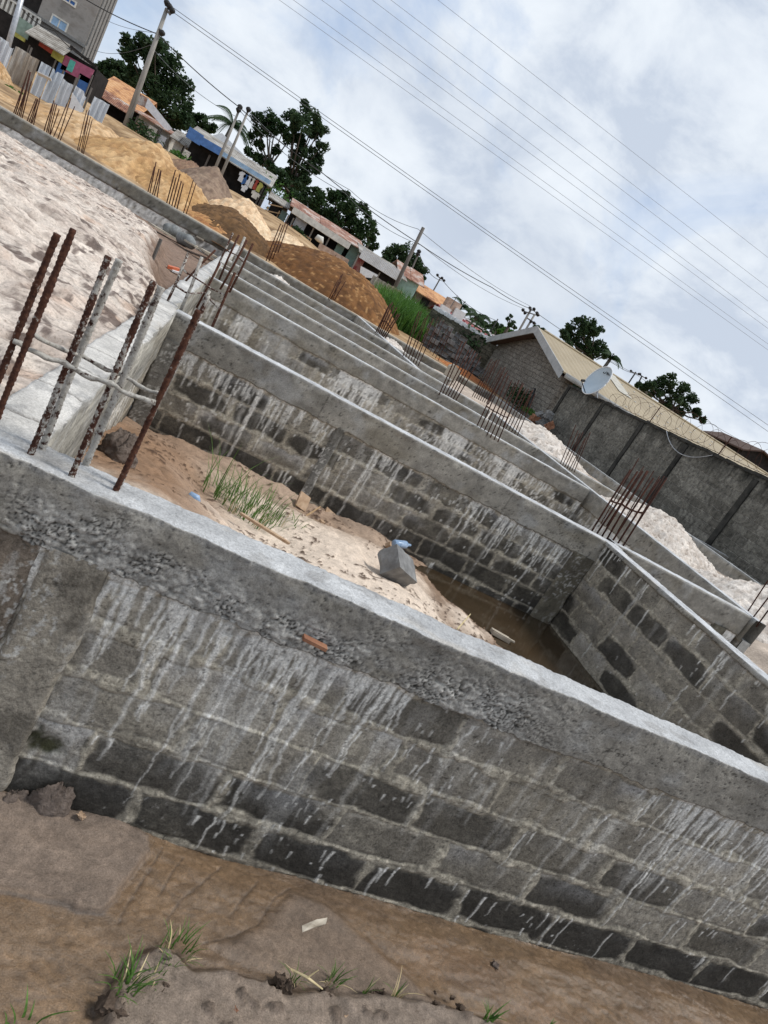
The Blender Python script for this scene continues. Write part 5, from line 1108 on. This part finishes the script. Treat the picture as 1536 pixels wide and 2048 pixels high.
# blue shop
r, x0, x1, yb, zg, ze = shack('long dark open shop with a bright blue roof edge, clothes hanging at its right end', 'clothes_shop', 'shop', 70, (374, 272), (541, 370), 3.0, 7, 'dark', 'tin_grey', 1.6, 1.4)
band(r, 'blue_fascia', (376, 262), (404, 280), -.5, .4, 69.6, 'bluetarp', .3); band(r, 'blue_fascia', (404, 280), (446, 304), -.4, .25, 69.6, 'bluetarp', .3)
band(r, 'pale_fascia', (446, 306), (541, 364), -.25, .12, 69.6, 'glassblue', .2)
posts(r, 70.3, [(373, 290), (528, 372), (522, 400), (420, 310)], zg, .09)
mb = MB(); A, B, C_ = fac(420, 272, 76), fac(444, 266, 76), fac(490, 312, 76); mb.slab([A, B, C_, C_+[0, 0, -1.2]], (0, 1, 0), .3)
tag(mb.build('white_gable', M['white'], None, tuple(A)), 'white triangular gable rising behind the blue-edged shop', 'gable')
mb = MB()
for i in range(8): a = fac(372-i*1.8, 300+i*3.3, 69.9); mb.box(a[0]-.12, a[0]+.45, 69.85, 70.0, a[2]-.12, a[2]+.02)
mb.build('shop_ladder_rack', M['cream'], r)
cl = [('pale shirt hanging leftmost in the clothes shop', 486, 348, 'white', .32, .7), ('dark blue trousers hanging second in the clothes shop', 493, 353, 'deepblue', .25, .8), ('white dress hanging third in the clothes shop', 500, 356, 'white', .26, .7), ('grey shirt hanging fourth in the clothes shop', 507, 360, 'cream', .24, .75), ('red shirt hanging left of the yellow one in the clothes shop', 514, 364, 'red', .24, .7), ('yellow shirt hanging rightmost in the clothes shop', 521, 369, 'yellow', .28, .75),
      ('white shirt hanging low in the clothes shop doorway', 490, 372, 'white', .3, .5), ('pale cloth hanging lowest in the clothes shop', 512, 386, 'cream', .4, .5)]
for lb, px, py, mm_, w_, h_ in cl:
    a = fac(px, py, 69.8); mb = MB(); mb.slab([a+[-w_, 0, 0], a+[-w_*.4, 0, .16], a+[w_*.4, 0, .16], a+[w_, 0, 0], a+[w_*.9, 0, -.25], a+[w_*.6, 0, -.2], a+[w_*.62, 0, -h_], a+[-w_*.62, 0, -h_], a+[-w_*.6, 0, -.2], a+[-w_*.9, 0, -.25]], (0, 1, 0), .06)
    tag(mb.build('hanging_garment', M[mm_], None, tuple(a)), lb, 'garment', 'clothes hung at the shop')
# grey shack and long shop
r, x0, x1, yb, zg, ze = shack('low grey shack with a sagging tin roof between the clothes shop and the long shop', 'grey_shack', 'shack', 68, (540, 396), (574, 416), 2.2, 4, 'dark', 'tin_grey', .8, .6)
wallbits(r, 68.6, zg, [('wall_panel', (562, 424), (574, 431), -1.0, .2, 'green_awn')])
mb = MB(); A = fac(545, 424, 67.5); mb.obox(A, (.6, 0, .2), (0, .3, 0), (.1, 0, .08)); mb.obox(A+[0, 0, .6], (.6, 0, .2), (0, .05, 0), (0, 0, .05)); mb.obox(A+[-.5, 0, -.3], (.05, 0, 0), (0, .05, 0), (0, 0, .5)); mb.obox(A+[.5, 0, -.2], (.05, 0, 0), (0, .05, 0), (0, 0, .6))
tag(mb.build('wooden_bench', M['wood'], None, tuple(A)), 'small wooden bench standing before the grey shack', 'bench')
r, x0, x1, yb, zg, ze = shack('long low shop with a rusted roof, orange panel and mint wall, above the laterite heap', 'long_shop', 'shop', 66, (584, 414), (726, 498), 2.6, 7, 'dark', 'tin_rust', 1.8, .9)
band(r, 'awning', (586, 418), (700, 492), -.32, .22, 65.4, 'cream', .9)
wallbits(r, 67.0, zg, [('door_panel', (583, 452), (598, 460), -1.15, .1, 'orangeboard'), ('wall_panel', (590, 440), (612, 452), -.9, .35, 'steel'), ('wall_panel', (676, 486), (690, 494), -1.1, .3, 'mint'), ('wall_panel', (698, 500), (718, 511), -1.3, .5, 'mint')])
posts(r, 66.2, [(578, 430), (588, 436), (628, 456), (660, 474), (718, 508)], zg, .07, 'pole')
band(r, 'front_wall', (642, 484), (700, 518), -1.5, -.1, 64.5, 'pinkbrick', .5)
mb = MB(); A = fac(610, 478, 64); mb.box(A[0]-.5, A[0]-.42, A[1], A[1]+.08, A[2]-.9, A[2]+.3); mb.box(A[0]+.42, A[0]+.5, A[1], A[1]+.08, A[2]-.9, A[2]+.3); mb.box(A[0]-.42, A[0]+.42, A[1], A[1]+.08, A[2]+.2, A[2]+.3); mb.box(A[0]-.42, A[0]+.42, A[1], A[1]+.08, A[2]-.35, A[2]-.25)
tag(mb.build('market_table', M['wood'], None, tuple(A)), 'square wooden table frame standing before the long shop', 'table')
mb = MB(); A = fac(637, 482, 63.5); mb.tube([A+[-.35, 0, 0], A+[-.2, 0, .18], A+[.15, 0, .2], A+[.4, 0, 0]], [.05, .28, .3, .06], 10)
tag(mb.build('sack', M['cream'], None, tuple(A), smooth=True), 'pale sack heaped by the brick parapet of the long shop', 'sack')
r, x0, x1, yb, zg, ze = shack('open stall with a deep white corrugated awning, left of the plain leaning pole', 'market_stall', 'stall', 64, (722, 508), (812, 560), 2.4, 6, 'dark', 'tin_grey', 1.2, .8)
band(r, 'awning', (726, 502), (806, 552), -.62, .25, 63.5, 'tin_white', .5)
posts(r, 64.2, [(718, 510), (760, 545)], zg, .06, 'pole'); wallbits(r, 64.9, zg, [('side_wall', (716, 516), (728, 524), -1.2, .2, 'tin_red')])
mb = MB(); A, B = fac(722, 532, 61), fac(756, 550, 61); mb.slab([A, B, B+[0, 0, -.35], A+[.3, 0, -.8]], (0, 1, 0), .2); tag(mb.build('white_tarp', M['white'], None, tuple(A)), 'white sheet stretched low before the white-awning stall', 'tarp')
r, x0, x1, yb, zg, ze = shack('mint green house with a reddish tin roof, right of the plain leaning pole', 'mint_house', 'house', 66, (800, 545), (846, 574), 2.8, 6, 'mint', 'tin_rust', .5, 1.1)
r, x0, x1, yb, zg, ze = shack('low house with a bright orange tin roof and plank front', 'orange_roof_house', 'house', 68, (832, 580), (900, 622), 2.4, 5, 'plank', 'tin_orange', .8, 1.0)
wallbits(r, 68.3, zg, [('window', (845, 598), (858, 606), -.7, .2, 'dark'), ('wall_panel', (874, 608), (892, 619), -.7, .1, 'cream')])
r, x0, x1, yb, zg, ze = shack('white walled low house with a dark red roof beyond the mossy wall', 'red_roof_house', 'house', 62, (890, 636), (1012, 706), 2.6, 6, 'cream', 'tin_red', .8, .8)
wallbits(r, 62.5, zg, [('water_tank', (904, 630), (924, 640), -.5, .7, 'white'), ('wall_panel', (880, 616), (898, 628), -.4, .4, 'white')])
band(r, 'roof_trim', (930, 636), (996, 676), -.05, .08, 63, 'white', .3)
mb = MB(); A = fac(905, 612, 63); mb.obox(A+[0, .3, 0], (.65, 0, 0), (0, .6, 0), (0, 0, .5)); tag(mb.build('brick_chimney', M['pinkbrick'], None, tuple(A)), 'pinkish brick stub on the roofs left of the coconut palms', 'chimney')
mb = MB(); A = fac(901, 615, 62.5); mb.tube([A, fac(915, 591, 62.5)], .035, 5); tag(mb.build('antenna_mast', M['wire'], None, tuple(A)), 'thin slanting mast above the pinkish brick stub', 'mast')
YR = 62.0; A = fac(1490, 905, YR); r = thing('dark_roof_house', 'distant house with a dark roof at the right edge behind the tan roof', 'house', tuple(A)); mb = MB()
q0, q1, q2 = fac(1486, 900, YR), fac(1520, 900, YR), fac(1590, 965, YR); mb.slab([q0, q1, q2, q2+[0, 0, -2.5], q0+[0, 0, -3.5]], (0, 1, 0), 6); mb.build('wall', M['dark'], r)
mb = MB(); mb.slab([q0+[-.5, -.6, .05], q1+[0, -.6, .12], q1+[0, 6.6, .12], q0+[-.5, 6.6, .05]], (0, 0, -1), .15); mb.slab([q1+[0, -.6, .12], q2+[0, -.6, 0], q2+[0, 6.6, 0], q1+[0, 6.6, .12]], (0, 0, -1), .15); mb.build('roof', M['soffit'], r)
# corrugated grey fence and tall grass by the plain pole
fz = thing('zinc_fence', 'low grey corrugated zinc fence below the white-awning stall, behind tall grass', 'fence', tuple(fac(780, 575, 58)))
a, b_ = fac(748, 548, 58), fac(805, 585, 58); sheet(a[0], (a[0]+b_[0])/2, a[2]-2.4, a[2]-.1, 58, 'tin_grey', 0, 'sheet', fz); sheet((a[0]+b_[0])/2, b_[0], b_[2]-2.0, (a[2]+b_[2])/2, 58.05, 'tin_dirty', 0, 'sheet', fz)
a, b_ = fac(812, 590, 56), fac(838, 606, 56); fz = thing('zinc_fence', 'short shiny zinc panel right of the mint green house wall', 'fence', tuple(a)); sheet(a[0], b_[0], a[2]-2.2, a[2]-.1, 56, 'tin_sheet', 0, 'sheet', fz)
rr = random.Random(12); mb = MB()
for i in range(5200):
    px = rr.uniform(756, 900); Y = rr.uniform(37.5, 47); x = atx(px, Y, 1.3) if i % 4 == 0 else x+rr.uniform(-.35, .35); Y = Y if i % 4 == 0 else Y0+rr.uniform(-.3, .3); Y0 = Y; z_ = float(z_terr(x, Y))-.05
    if i % 4 == 0: t_ = (px-752)/153
    hmax = 2.0*(1-.35*abs(t_-.35)*2)
    blade(mb, (x, Y, z_), rr.uniform(0, 6.28), hmax*rr.uniform(.5, 1.1), rr.uniform(.2, .8), .075)
tag(mb.build('tall_grass', M['leaf_bright']), 'dense tall bright green grass right of the laterite heap', 'grass', None, 'stuff')
for lb, px, py, Y, rds in (('green bush at the foot of the big utility pole', 288, 262, 60, 1.5), ('low green weeds left of the blue-edged shop', 362, 318, 62, 1.2), ('bright light green bush at the right end of the clothes shop', 550, 382, 74, 2.2), ('small green plant by the orange panel', 600, 466, 62, .8), ('green weeds below the muddy corrugated sheets', 28, 196, 47, 1.0)):
    q_ = fac(px, py, Y); shrub(lb, q_-np.array([0, 0, rds*.6]), rds, 500, .14, 'leaf_bright' if 'bright' in lb or 'weeds' in lb else 'leaf_mid', .8)

# ================================================================== TREES

def ptree(label, Y, lobes, mat='leaf', seed=1, dens=1.0, leaf=.2, trunk='trunk', foot=None):
    """crown clumps given as picture circles (px, py, radius) seen at depth Y, each pushed to its own depth"""
    rr = random.Random(seed); s = Y*1.03/FPX; cs = []; mb = MB()
    for (px, py, r) in lobes:
        yy = Y+rr.uniform(-.9, .9)*r*s*1.3; cs.append((fac(px, py, yy), r*s))
    cx = sum(p[0][0] for p in cs)/len(cs); lo = min(p[0][2] for p in cs); low = min(cs, key=lambda p: p[0][2])
    fx = fac(foot[0], foot[1], Y)[0] if foot else low[0][0]*.6+cx*.4
    zb = float(z_terr(fx, Y))-.3; root = thing('tree', label, 'tree', (fx, Y, zb))
    for cc, rad in cs:
        for _ in range(6):
            d = np.array([rr.gauss(0, 1), rr.gauss(0, 1), rr.gauss(0, .9)]); d /= np.linalg.norm(d)
            leafball(mb, cc+d*rad*rr.uniform(.45, .85), rad*rr.uniform(.32, .6), int(70*dens), leaf*rr.uniform(.8, 1.2), rr, .85)
        leafball(mb, cc, rad*.8, int(110*dens), leaf*1.1, rr, .9)
    mb.build('crown', M[mat], root)
    mb = MB(); fork = np.array([fx+(cx-fx)*.3, Y, max(zb+.8, lo+.1)]); tr = .26
    mb.tube([(fx, Y, zb), (fx+.1, Y, (zb+fork[2])/2), fork], [tr*1.4, tr*1.1, tr*.9], 8)
    for cc, rad in cs: mb.tube([fork, (fork*.45+cc*.55)-np.array([0, 0, .25]), cc], [tr*.55, tr*.34, .05], 6)
    mb.build('trunk', M[trunk], root, smooth=True); return root
ptree('huge dark rounded tree behind the big leaning utility pole', 100, [(265, 92, 20), (285, 86, 18), (262, 112, 16), (310, 98, 24), (330, 120, 27), (345, 150, 31), (355, 185, 31), (340, 215, 31), (362, 225, 25), (310, 150, 28), (300, 185, 26), (285, 165, 19), (320, 180, 31), (374, 243, 17), (345, 250, 20), (268, 150, 15), (300, 120, 18)], 'leaf', 2, 1.3, .24)
ptree('dark tree lower left of the huge rounded tree, above the orange roof', 112, [(205, 135, 13), (220, 131, 13), (236, 140, 13), (250, 152, 14), (245, 134, 9), (262, 158, 13), (228, 152, 13), (205, 150, 10), (190, 138, 10)], 'leaf', 3, .9, .26)
ptree('small dark crown between the huge tree and the coconut palm', 108, [(394, 235, 11), (408, 246, 13), (421, 257, 10), (396, 256, 13), (385, 248, 9)], 'leaf_mid', 4, .7, .24)
ptree('open branching tree with pale limbs, left of the tallest tree', 92, [(513, 241, 14), (535, 236, 16), (552, 246, 15), (566, 262, 14), (520, 262, 14), (505, 280, 13), (541, 264, 12), (576, 282, 13), (499, 302, 11), (520, 290, 10), (530, 322, 14), (541, 337, 15), (514, 316, 11), (552, 300, 9)], 'leaf_mid', 5, .75, .19, 'trunk_pale', (540, 360))
ptree('tallest tree, with a high dense tuft and clumped lower boughs', 90, [(588, 232, 17), (611, 225, 20), (630, 240, 18), (640, 258, 14), (606, 248, 20), (625, 266, 14), (590, 254, 12), (588, 276, 10), (641, 295, 14), (630, 316, 16), (614, 305, 13), (600, 298, 12), (589, 320, 15), (615, 336, 17), (604, 346, 15), (636, 340, 9), (600, 366, 16), (580, 350, 13), (584, 376, 15), (613, 360, 11), (600, 275, 9)], 'leaf', 6, .95, .19, 'trunk', (575, 385))
ptree('low dark shrubby tree under the open branching tree', 84, [(555, 346, 13), (569, 360, 14), (580, 386, 13), (594, 396, 11), (560, 372, 12)], 'leaf', 7, .8, .2)
ptree('two-crowned small tree right of the tallest tree', 100, [(605, 396, 13), (612, 381, 10), (632, 386, 13), (641, 396, 10), (600, 408, 12), (625, 407, 12)], 'leaf', 8, .8, .22)
ptree('wide bushy tree above the long rusted roof', 92, [(675, 391, 12), (690, 389, 9), (640, 411, 20), (665, 414, 24), (690, 410, 22), (714, 430, 24), (700, 446, 26), (670, 436, 23), (727, 456, 21), (718, 472, 20), (630, 426, 14), (650, 432, 18), (690, 470, 18), (665, 455, 16)], 'leaf_mid', 9, 1.25, .21)
ptree('slim feathery tree at the right side of the wide bushy tree', 96, [(738, 432, 8), (745, 447, 8), (748, 462, 9), (746, 478, 9), (752, 492, 8), (730, 420, 7), (742, 492, 8)], 'leaf_mid', 10, .4, .2)
ptree('dome-shaped dense tree behind the plain leaning pole', 90, [(784, 500, 16), (808, 503, 18), (830, 519, 17), (840, 540, 14), (800, 525, 22), (820, 544, 20), (774, 515, 13), (840, 560, 10), (786, 530, 19), (825, 560, 13)], 'leaf', 11, 1.2, .2)
ptree('round dark tree just right of the coconut palms', 120, [(983, 654, 9), (992, 650, 9), (1000, 658, 9), (990, 664, 10)], 'leaf', 13, .7, .26)
ptree('bright green sapling crown behind the red roof', 110, [(1003, 664, 8), (1013, 660, 8), (1022, 666, 8), (1012, 670, 8)], 'leaf_bright', 14, .5, .24)
ptree('thin sparse tree with bare upper twigs beside the double pole', 105, [(1016, 636, 4), (1022, 632, 4), (1027, 645, 5), (1020, 650, 5), (1030, 655, 4)], 'leaf', 15, .2, .2)
ptree('low dark crown behind the peak of the gable house', 115, [(1066, 662, 9), (1075, 656, 8), (1083, 662, 7), (1058, 668, 7)], 'leaf', 16, .7, .24)
ptree('tall wide-crowned tree behind the tan roof, left of its palm', 78, [(1160, 649, 18), (1180, 646, 16), (1140, 658, 13), (1190, 662, 15), (1150, 674, 17), (1175, 680, 20), (1200, 690, 17), (1211, 705, 12), (1136, 686, 11), (1185, 706, 17), (1160, 694, 13), (1130, 669, 11), (1165, 662, 14)], 'leaf', 17, 1.0, .17, 'trunk', (1190, 735))
ptree('broad spreading tree behind the right part of the tan roof', 74, [(1300, 771, 15), (1320, 763, 15), (1340, 762, 18), (1364, 775, 18), (1384, 795, 16), (1310, 786, 18), (1345, 790, 23), (1370, 806, 20), (1394, 826, 13), (1404, 841, 9), (1330, 806, 17), (1290, 776, 11), (1356, 826, 15)], 'leaf', 18, 1.1, .17)
ptree('low dark bush left of the broad spreading tree, by the far poles', 90, [(1276, 772, 9), (1288, 780, 10), (1298, 790, 9)], 'leaf', 19, .8, .2)
def palm(label, px, py, Y, R_, seed, nf=16):
    rr = random.Random(seed); c = fac(px, py, Y); zb = float(z_terr(c[0], Y))-.3; root = thing('coconut_palm', label, 'palm tree', (c[0], c[1], zb))
    mb = MB(); mb.tube([(c[0]-.4, c[1], zb), (c[0]-.15, c[1], (zb+c[2])/2), c], [.32, .24, .18], 8); mb.build('trunk', M['trunk_pale'], root, smooth=True)
    for i in range(nf):
        az = 2*math.pi*i/nf+rr.uniform(-.2, .2); el = rr.uniform(.05, 1.25); L = R_*rr.uniform(.8, 1.1); d = np.array([math.cos(az), math.sin(az), 0]); sd_ = np.array([-d[1], d[0], 0])
        mb = MB(); pts = []
        for k in range(9):
            t_ = k/8; pts.append(c+d*L*t_*math.cos(el*(1-t_*.3))+np.array([0, 0, L*(math.sin(el)*t_-.75*t_**2.2)]))
        mb.tube(pts, [.05*(1-k/9)+.012 for k in range(9)], 4)
        for k in range(1, 26):
            t_ = k/26*8; j = min(7, int(t_)); q_ = pts[j]*(1-(t_-j))+pts[j+1]*(t_-j); ll = L*.26*math.sin(math.pi*min(1, .15+.85*k/26))+.1
            for s in (-1, 1):
                e_ = q_+sd_*s*ll*.75+d*ll*.35+np.array([0, 0, -ll*.55]); mb.add([q_-d*.05, q_+d*.06, e_], [(0, 1, 2)])
        mb.build('frond', M['palm'], root)
palm('tall coconut palm behind the white gable and the twin poles', 465, 250, 86, 3.4, 31)
palm('coconut palm above the roofs, the left one of the pair', 924, 612, 92, 2.3, 32)
palm('coconut palm above the roofs, the right and larger one of the pair', 955, 632, 88, 2.6, 33)
palm('palm with hanging fronds at the right side of the tall tree behind the tan roof', 1222, 716, 76, 2.0, 34)
palm('tiny distant palm over the orange roof', 880, 596, 120, 1.3, 35, 10)
ptree('leafy crown below the larger palm of the pair', 92, [(940, 645, 12), (955, 640, 12), (968, 650, 11), (955, 660, 13), (940, 660, 10)], 'leaf_mid', 36, .9, .2)
rr = random.Random(77); mb = MB()
for i in range(150):
    x = rr.uniform(-260, 420); y = rr.uniform(190, 260); leafball(mb, np.array([x, y, float(z_terr(x, y))+rr.uniform(.5, 3.2)]), rr.uniform(3, 6), 70, 1.0, rr, .7)
tag(mb.build('distant_trees', M['leaf']), 'far belt of trees along the horizon', 'trees', None, 'stuff')

# ================================================================== POLES AND WIRES
def pole(label, a, b_, Y, r0, r1, mat='pole', ins=(), arms=(), name='utility_pole', group='utility poles'):
    A = fac(*a, Y); B = fac(*b_, Y); d = (B-A)/np.linalg.norm(B-A); zg = float(z_terr(A[0], Y))-.4
    A2 = A+d*((zg-A[2])/d[2]) if A[2] > zg else A
    root = thing(name, label, 'pole', tuple(A2), group); mb = MB(); mb.tube([A2, (A2+B)/2, B], [r0, (r0+r1)/2, r1], 9); mb.build('shaft', M[mat], root, smooth=True)
    for (p, q_) in arms:
        P, Q = fac(*p, Y-.15), fac(*q_, Y-.15); dd = (Q-P)/2; mb = MB(); mb.obox((P+Q)/2, dd, (0, .07, 0), np.cross(dd/np.linalg.norm(dd), [0, 1, 0])*.07); mb.build('crossarm', M['pole_dark'], root)
    for p in ins:
        P = fac(*p, Y-.15); mb = MB(); mb.tube([P-[0, 0, .22], P-[0, 0, .08], P, P+[0, 0, .12], P+[0, 0, .2]], [.06, .2, .24, .2, .05], 8); mb.build('insulator', M['black'], root, smooth=True)
    return root
pole('big pale leaning utility pole with three dark insulators, before the huge tree', (250, 256), (333, 20), 60, .24, .13, 'pole', [(334, 6), (339, 13), (344, 21), (324, 66)], [((331, 16), (341, 30)), ((318, 58), (326, 68))])
pole('left one of the twin poles before the blue-edged shop', (430, 338), (480, 216), 66, .14, .09, 'pole', [(480, 214), (477, 220)])
pole('right one of the twin poles before the blue-edged shop', (446, 342), (497, 220), 66, .14, .09, 'pole', [(497, 219)])
pole('plain leaning pole without fittings beside the white-awning stall', (786, 582), (847, 455), 62, .18, .15, 'pole_dark')
pole('slim short pole with a dark fitting beside the dome-shaped tree', (800, 590), (838, 506), 72, .09, .08, 'pole_dark', [(838, 503), (836, 508)])
pole('slim distant pole with a plain crossarm above the orange roof', (863, 588), (881, 556), 105, .12, .10, 'pole_dark', [(875, 550), (884, 556), (888, 561)], [((873, 551), (889, 562))])
pole('left leg of the double pole with loaded crossarms behind the gable house', (1032, 672), (1062, 619), 88, .17, .14, 'pole', [(1046, 620), (1050, 626), (1060, 616), (1068, 618), (1074, 626), (1076, 630)], [((1046, 622), (1078, 632)), ((1058, 618), (1070, 622))])
pole('right leg of the double pole, carrying the transformer arm', (1044, 672), (1070, 628), 87, .15, .13, 'pole', [(1062, 643), (1068, 646)], [((1054, 636), (1072, 648))])
pole('left one of two far poles with crossarms above the tan roof', (1256, 768), (1272, 744), 105, .14, .12, 'black', [(1262, 742), (1278, 748)], [((1260, 742), (1284, 752))])
pole('right one of two far poles with crossarms above the tan roof', (1272, 776), (1284, 752), 105, .14, .12, 'black', [(1280, 748), (1292, 756)], [((1276, 748), (1294, 758))])
pole('pale thin pole before the market shop at the upper left edge', (20, 78), (48, -20), 56, .19, .15, 'steel')
pole('short pole standing beyond the round dark tree near the horizon', (990, 648), (996, 638), 110, .1, .1, 'black')
def wire(label, pts, r=.03, sag=0.0, mat='wire', group='overhead wires'):
    """pts: (px, py, Y) supports; straight spans with sag"""
    P = [fac(p[0], p[1], p[2]) for p in pts]; q_ = []
    for a, b_ in zip(P[:-1], P[1:]):
        for t_ in np.linspace(0, 1, 17)[:-1]: q_.append(a+(b_-a)*t_-np.array([0, 0, sag*4*t_*(1-t_)]))
    q_.append(P[-1]); mb = MB(); mb.tube(q_, r, 4, False)
    return tag(mb.build('overhead_wire', M[mat], None, tuple(P[0])), label, 'wire', group)
HV = [(500, -42, 1536, 700, 1066, 351, 'lowest of the high transmission wires crossing the upper sky'), (540, -34, 1536, 688, 1107, 349, 'second lowest transmission wire in the upper sky'), (600, -32, 1536, 657, 1110, 320, 'third transmission wire from below in the upper sky'), (640, -30, 1536, 645, 1110, 308, 'fourth transmission wire from below in the upper sky'),
      (700, -34, 1536, 602, 1140, 290, 'third transmission wire from the top right corner'), (740, -32, 1536, 575, 1160, 280, 'second transmission wire from the top right corner'), (840, -28, 1536, 515, 1215, 262, 'topmost transmission wire, nearest the top right corner')]
for (a, b_, c_, d_, e_, f_, lb) in HV:
    A, B = fac(a, b_, 46), fac(c_, d_, 46); A = A-(B-A)*.4; B = B+(B-A)*.3; mb = MB(); mb.tube([A+(B-A)*t_ for t_ in np.linspace(0, 1, 12)], .011, 4, False)
    tag(mb.build('overhead_wire', M['wire_pale'], None, tuple(A)), lb, 'wire', 'transmission wires')
wire('upper of two close wires running from the big pole to the right edge', [(336, 8, 60), (975, 462, 60), (1640, 922, 60)], .021, .0)
wire('lower of two close wires running from the big pole to the right edge', [(343, 22, 60), (972, 467, 60), (1640, 936, 60)], .021, .0)
wire('thick dark service cable sagging along the row of poles', [(150, -14, 60), (315, 68, 60), (478, 214, 64), (640, 342, 64), (830, 482, 63), (984, 575, 70), (1062, 618, 86), (1240, 735, 100), (1274, 748, 104)], .034, .15, 'black')
wire('slack thin cable dropping from the slim short pole to the far poles', [(838, 506, 72), (886, 562, 100), (990, 640, 110)], .035, .6, 'black')
wire('thin wire from the twin poles toward the plain leaning pole', [(497, 222, 66), (700, 380, 66), (836, 458, 64), (1060, 612, 86)], .022, .4)
wire('second thin wire below the first, from the twin poles to the double pole', [(480, 222, 66), (690, 386, 66), (842, 490, 64), (1050, 618, 86)], .022, .5)
wire('faint wire from the tall building to the big pole', [(212, 40, 76), (318, 66, 60)], .02, .2)
wire('faint lower wire from the tall building past the big pole', [(188, 100, 76), (300, 90, 70), (470, 232, 68)], .02, .5)
wire('faint wire from the double pole to the far right behind the tan roof', [(1076, 628, 86), (1274, 750, 104), (1480, 880, 104), (1560, 930, 104)], .03, .3)
wire('cable hanging across the front of the tall building', [(40, 12, 70), (110, 62, 70), (180, 118, 70)], .03, .3, 'black')

# ================================================================== LIGHT AND SKY
SUN_EL, SUN_AZ = math.radians(60), math.radians(99)      # azimuth from +y towards +x
w = bpy.data.worlds.new('World'); scene.world = w; w.use_nodes = True; nt = w.node_tree; nt.nodes.clear()
out = nt.nodes.new('ShaderNodeOutputWorld'); bg = nt.nodes.new('ShaderNodeBackground'); nt.links.new(bg.outputs[0], out.inputs[0])
sky = nt.nodes.new('ShaderNodeTexSky'); sky.sky_type = 'NISHITA'; sky.sun_disc = False; sky.sun_elevation = SUN_EL; sky.sun_rotation = SUN_AZ
tc = nt.nodes.new('ShaderNodeTexCoord'); sp = nt.nodes.new('ShaderNodeSeparateXYZ'); nt.links.new(tc.outputs['Generated'], sp.inputs[0])
def mth(op, a, b=None, c=None):
    x = nt.nodes.new('ShaderNodeMath'); x.operation = op
    for i, s in enumerate((a, b, c)):
        if s is None: continue
        if isinstance(s, (int, float)): x.inputs[i].default_value = s
        else: nt.links.new(s, x.inputs[i])
    return x.outputs[0]
zz = mth('ADD', mth('MAXIMUM', sp.outputs[2], 0.0), .30)
cb = nt.nodes.new('ShaderNodeCombineXYZ'); nt.links.new(mth('DIVIDE', sp.outputs[0], zz), cb.inputs[0]); nt.links.new(mth('DIVIDE', sp.outputs[1], zz), cb.inputs[1])
mp = nt.nodes.new('ShaderNodeMapping'); mp.inputs['Scale'].default_value = (1.9, 1.9, 2.7); mp.inputs['Rotation'].default_value = (0, 0, .35); mp.inputs['Location'].default_value = (1.3, .6, .2)
nt.links.new(tc.outputs['Generated'], mp.inputs[0])
nA = _noise(nt, mp.outputs[0], 1.3, 9, .55, .4); nB = _noise(nt, mp.outputs[0], 3.4, 9, .58, .25); nC = _noise(nt, mp.outputs[0], 1.0, 6, .5, .3)
K = 10.0      # the Background strength below is 0.1
white = (.70*K, .745*K, .795*K); grey = (.47*K, .53*K, .625*K); dgrey = (.34*K, .40*K, .50*K)
cloud = _mix(nt, _ramp(nt, nB, [(.40, (0, 0, 0)), (.50, (.55, .55, .55)), (.56, (.75, .75, .75)), (.68, (1, 1, 1))]), grey, white)
cloud = _mix(nt, _ramp(nt, nC, [(.50, (0, 0, 0)), (.72, (.55, .55, .55))]), cloud, dgrey)
blue = _mix(nt, .65, sky.outputs[0], (.36*K, .48*K, .70*K))
low = _ramp(nt, sp.outputs[2], [(.0, (1, 1, 1)), (.35, (0, 0, 0))])
cov = _ramp(nt, nA, [(.36, (.25, .25, .25)), (.47, (1, 1, 1))])
nt.links.new(_mix(nt, cov, blue, cloud), bg.inputs['Color']); bg.inputs['Strength'].default_value = .1
sl = bpy.data.lights.new('sun', 'SUN'); sl.energy = 2.2; sl.angle = math.radians(14); sl.color = (1, .965, .91)
so = bpy.data.objects.new('sun', sl); COL.objects.link(so)
sd = Vector((math.sin(SUN_AZ)*math.cos(SUN_EL), math.cos(SUN_AZ)*math.cos(SUN_EL), math.sin(SUN_EL)))
so.rotation_euler = sd.to_track_quat('Z', 'Y').to_euler(); so.location = (0, 0, 60)
scene.view_settings.view_transform = 'Standard'; scene.view_settings.look = 'None'; scene.view_settings.exposure = .35; scene.view_settings.gamma = 1
scene.view_settings.use_curve_mapping = False
scene.cycles.max_bounces = 5; scene.cycles.diffuse_bounces = 3
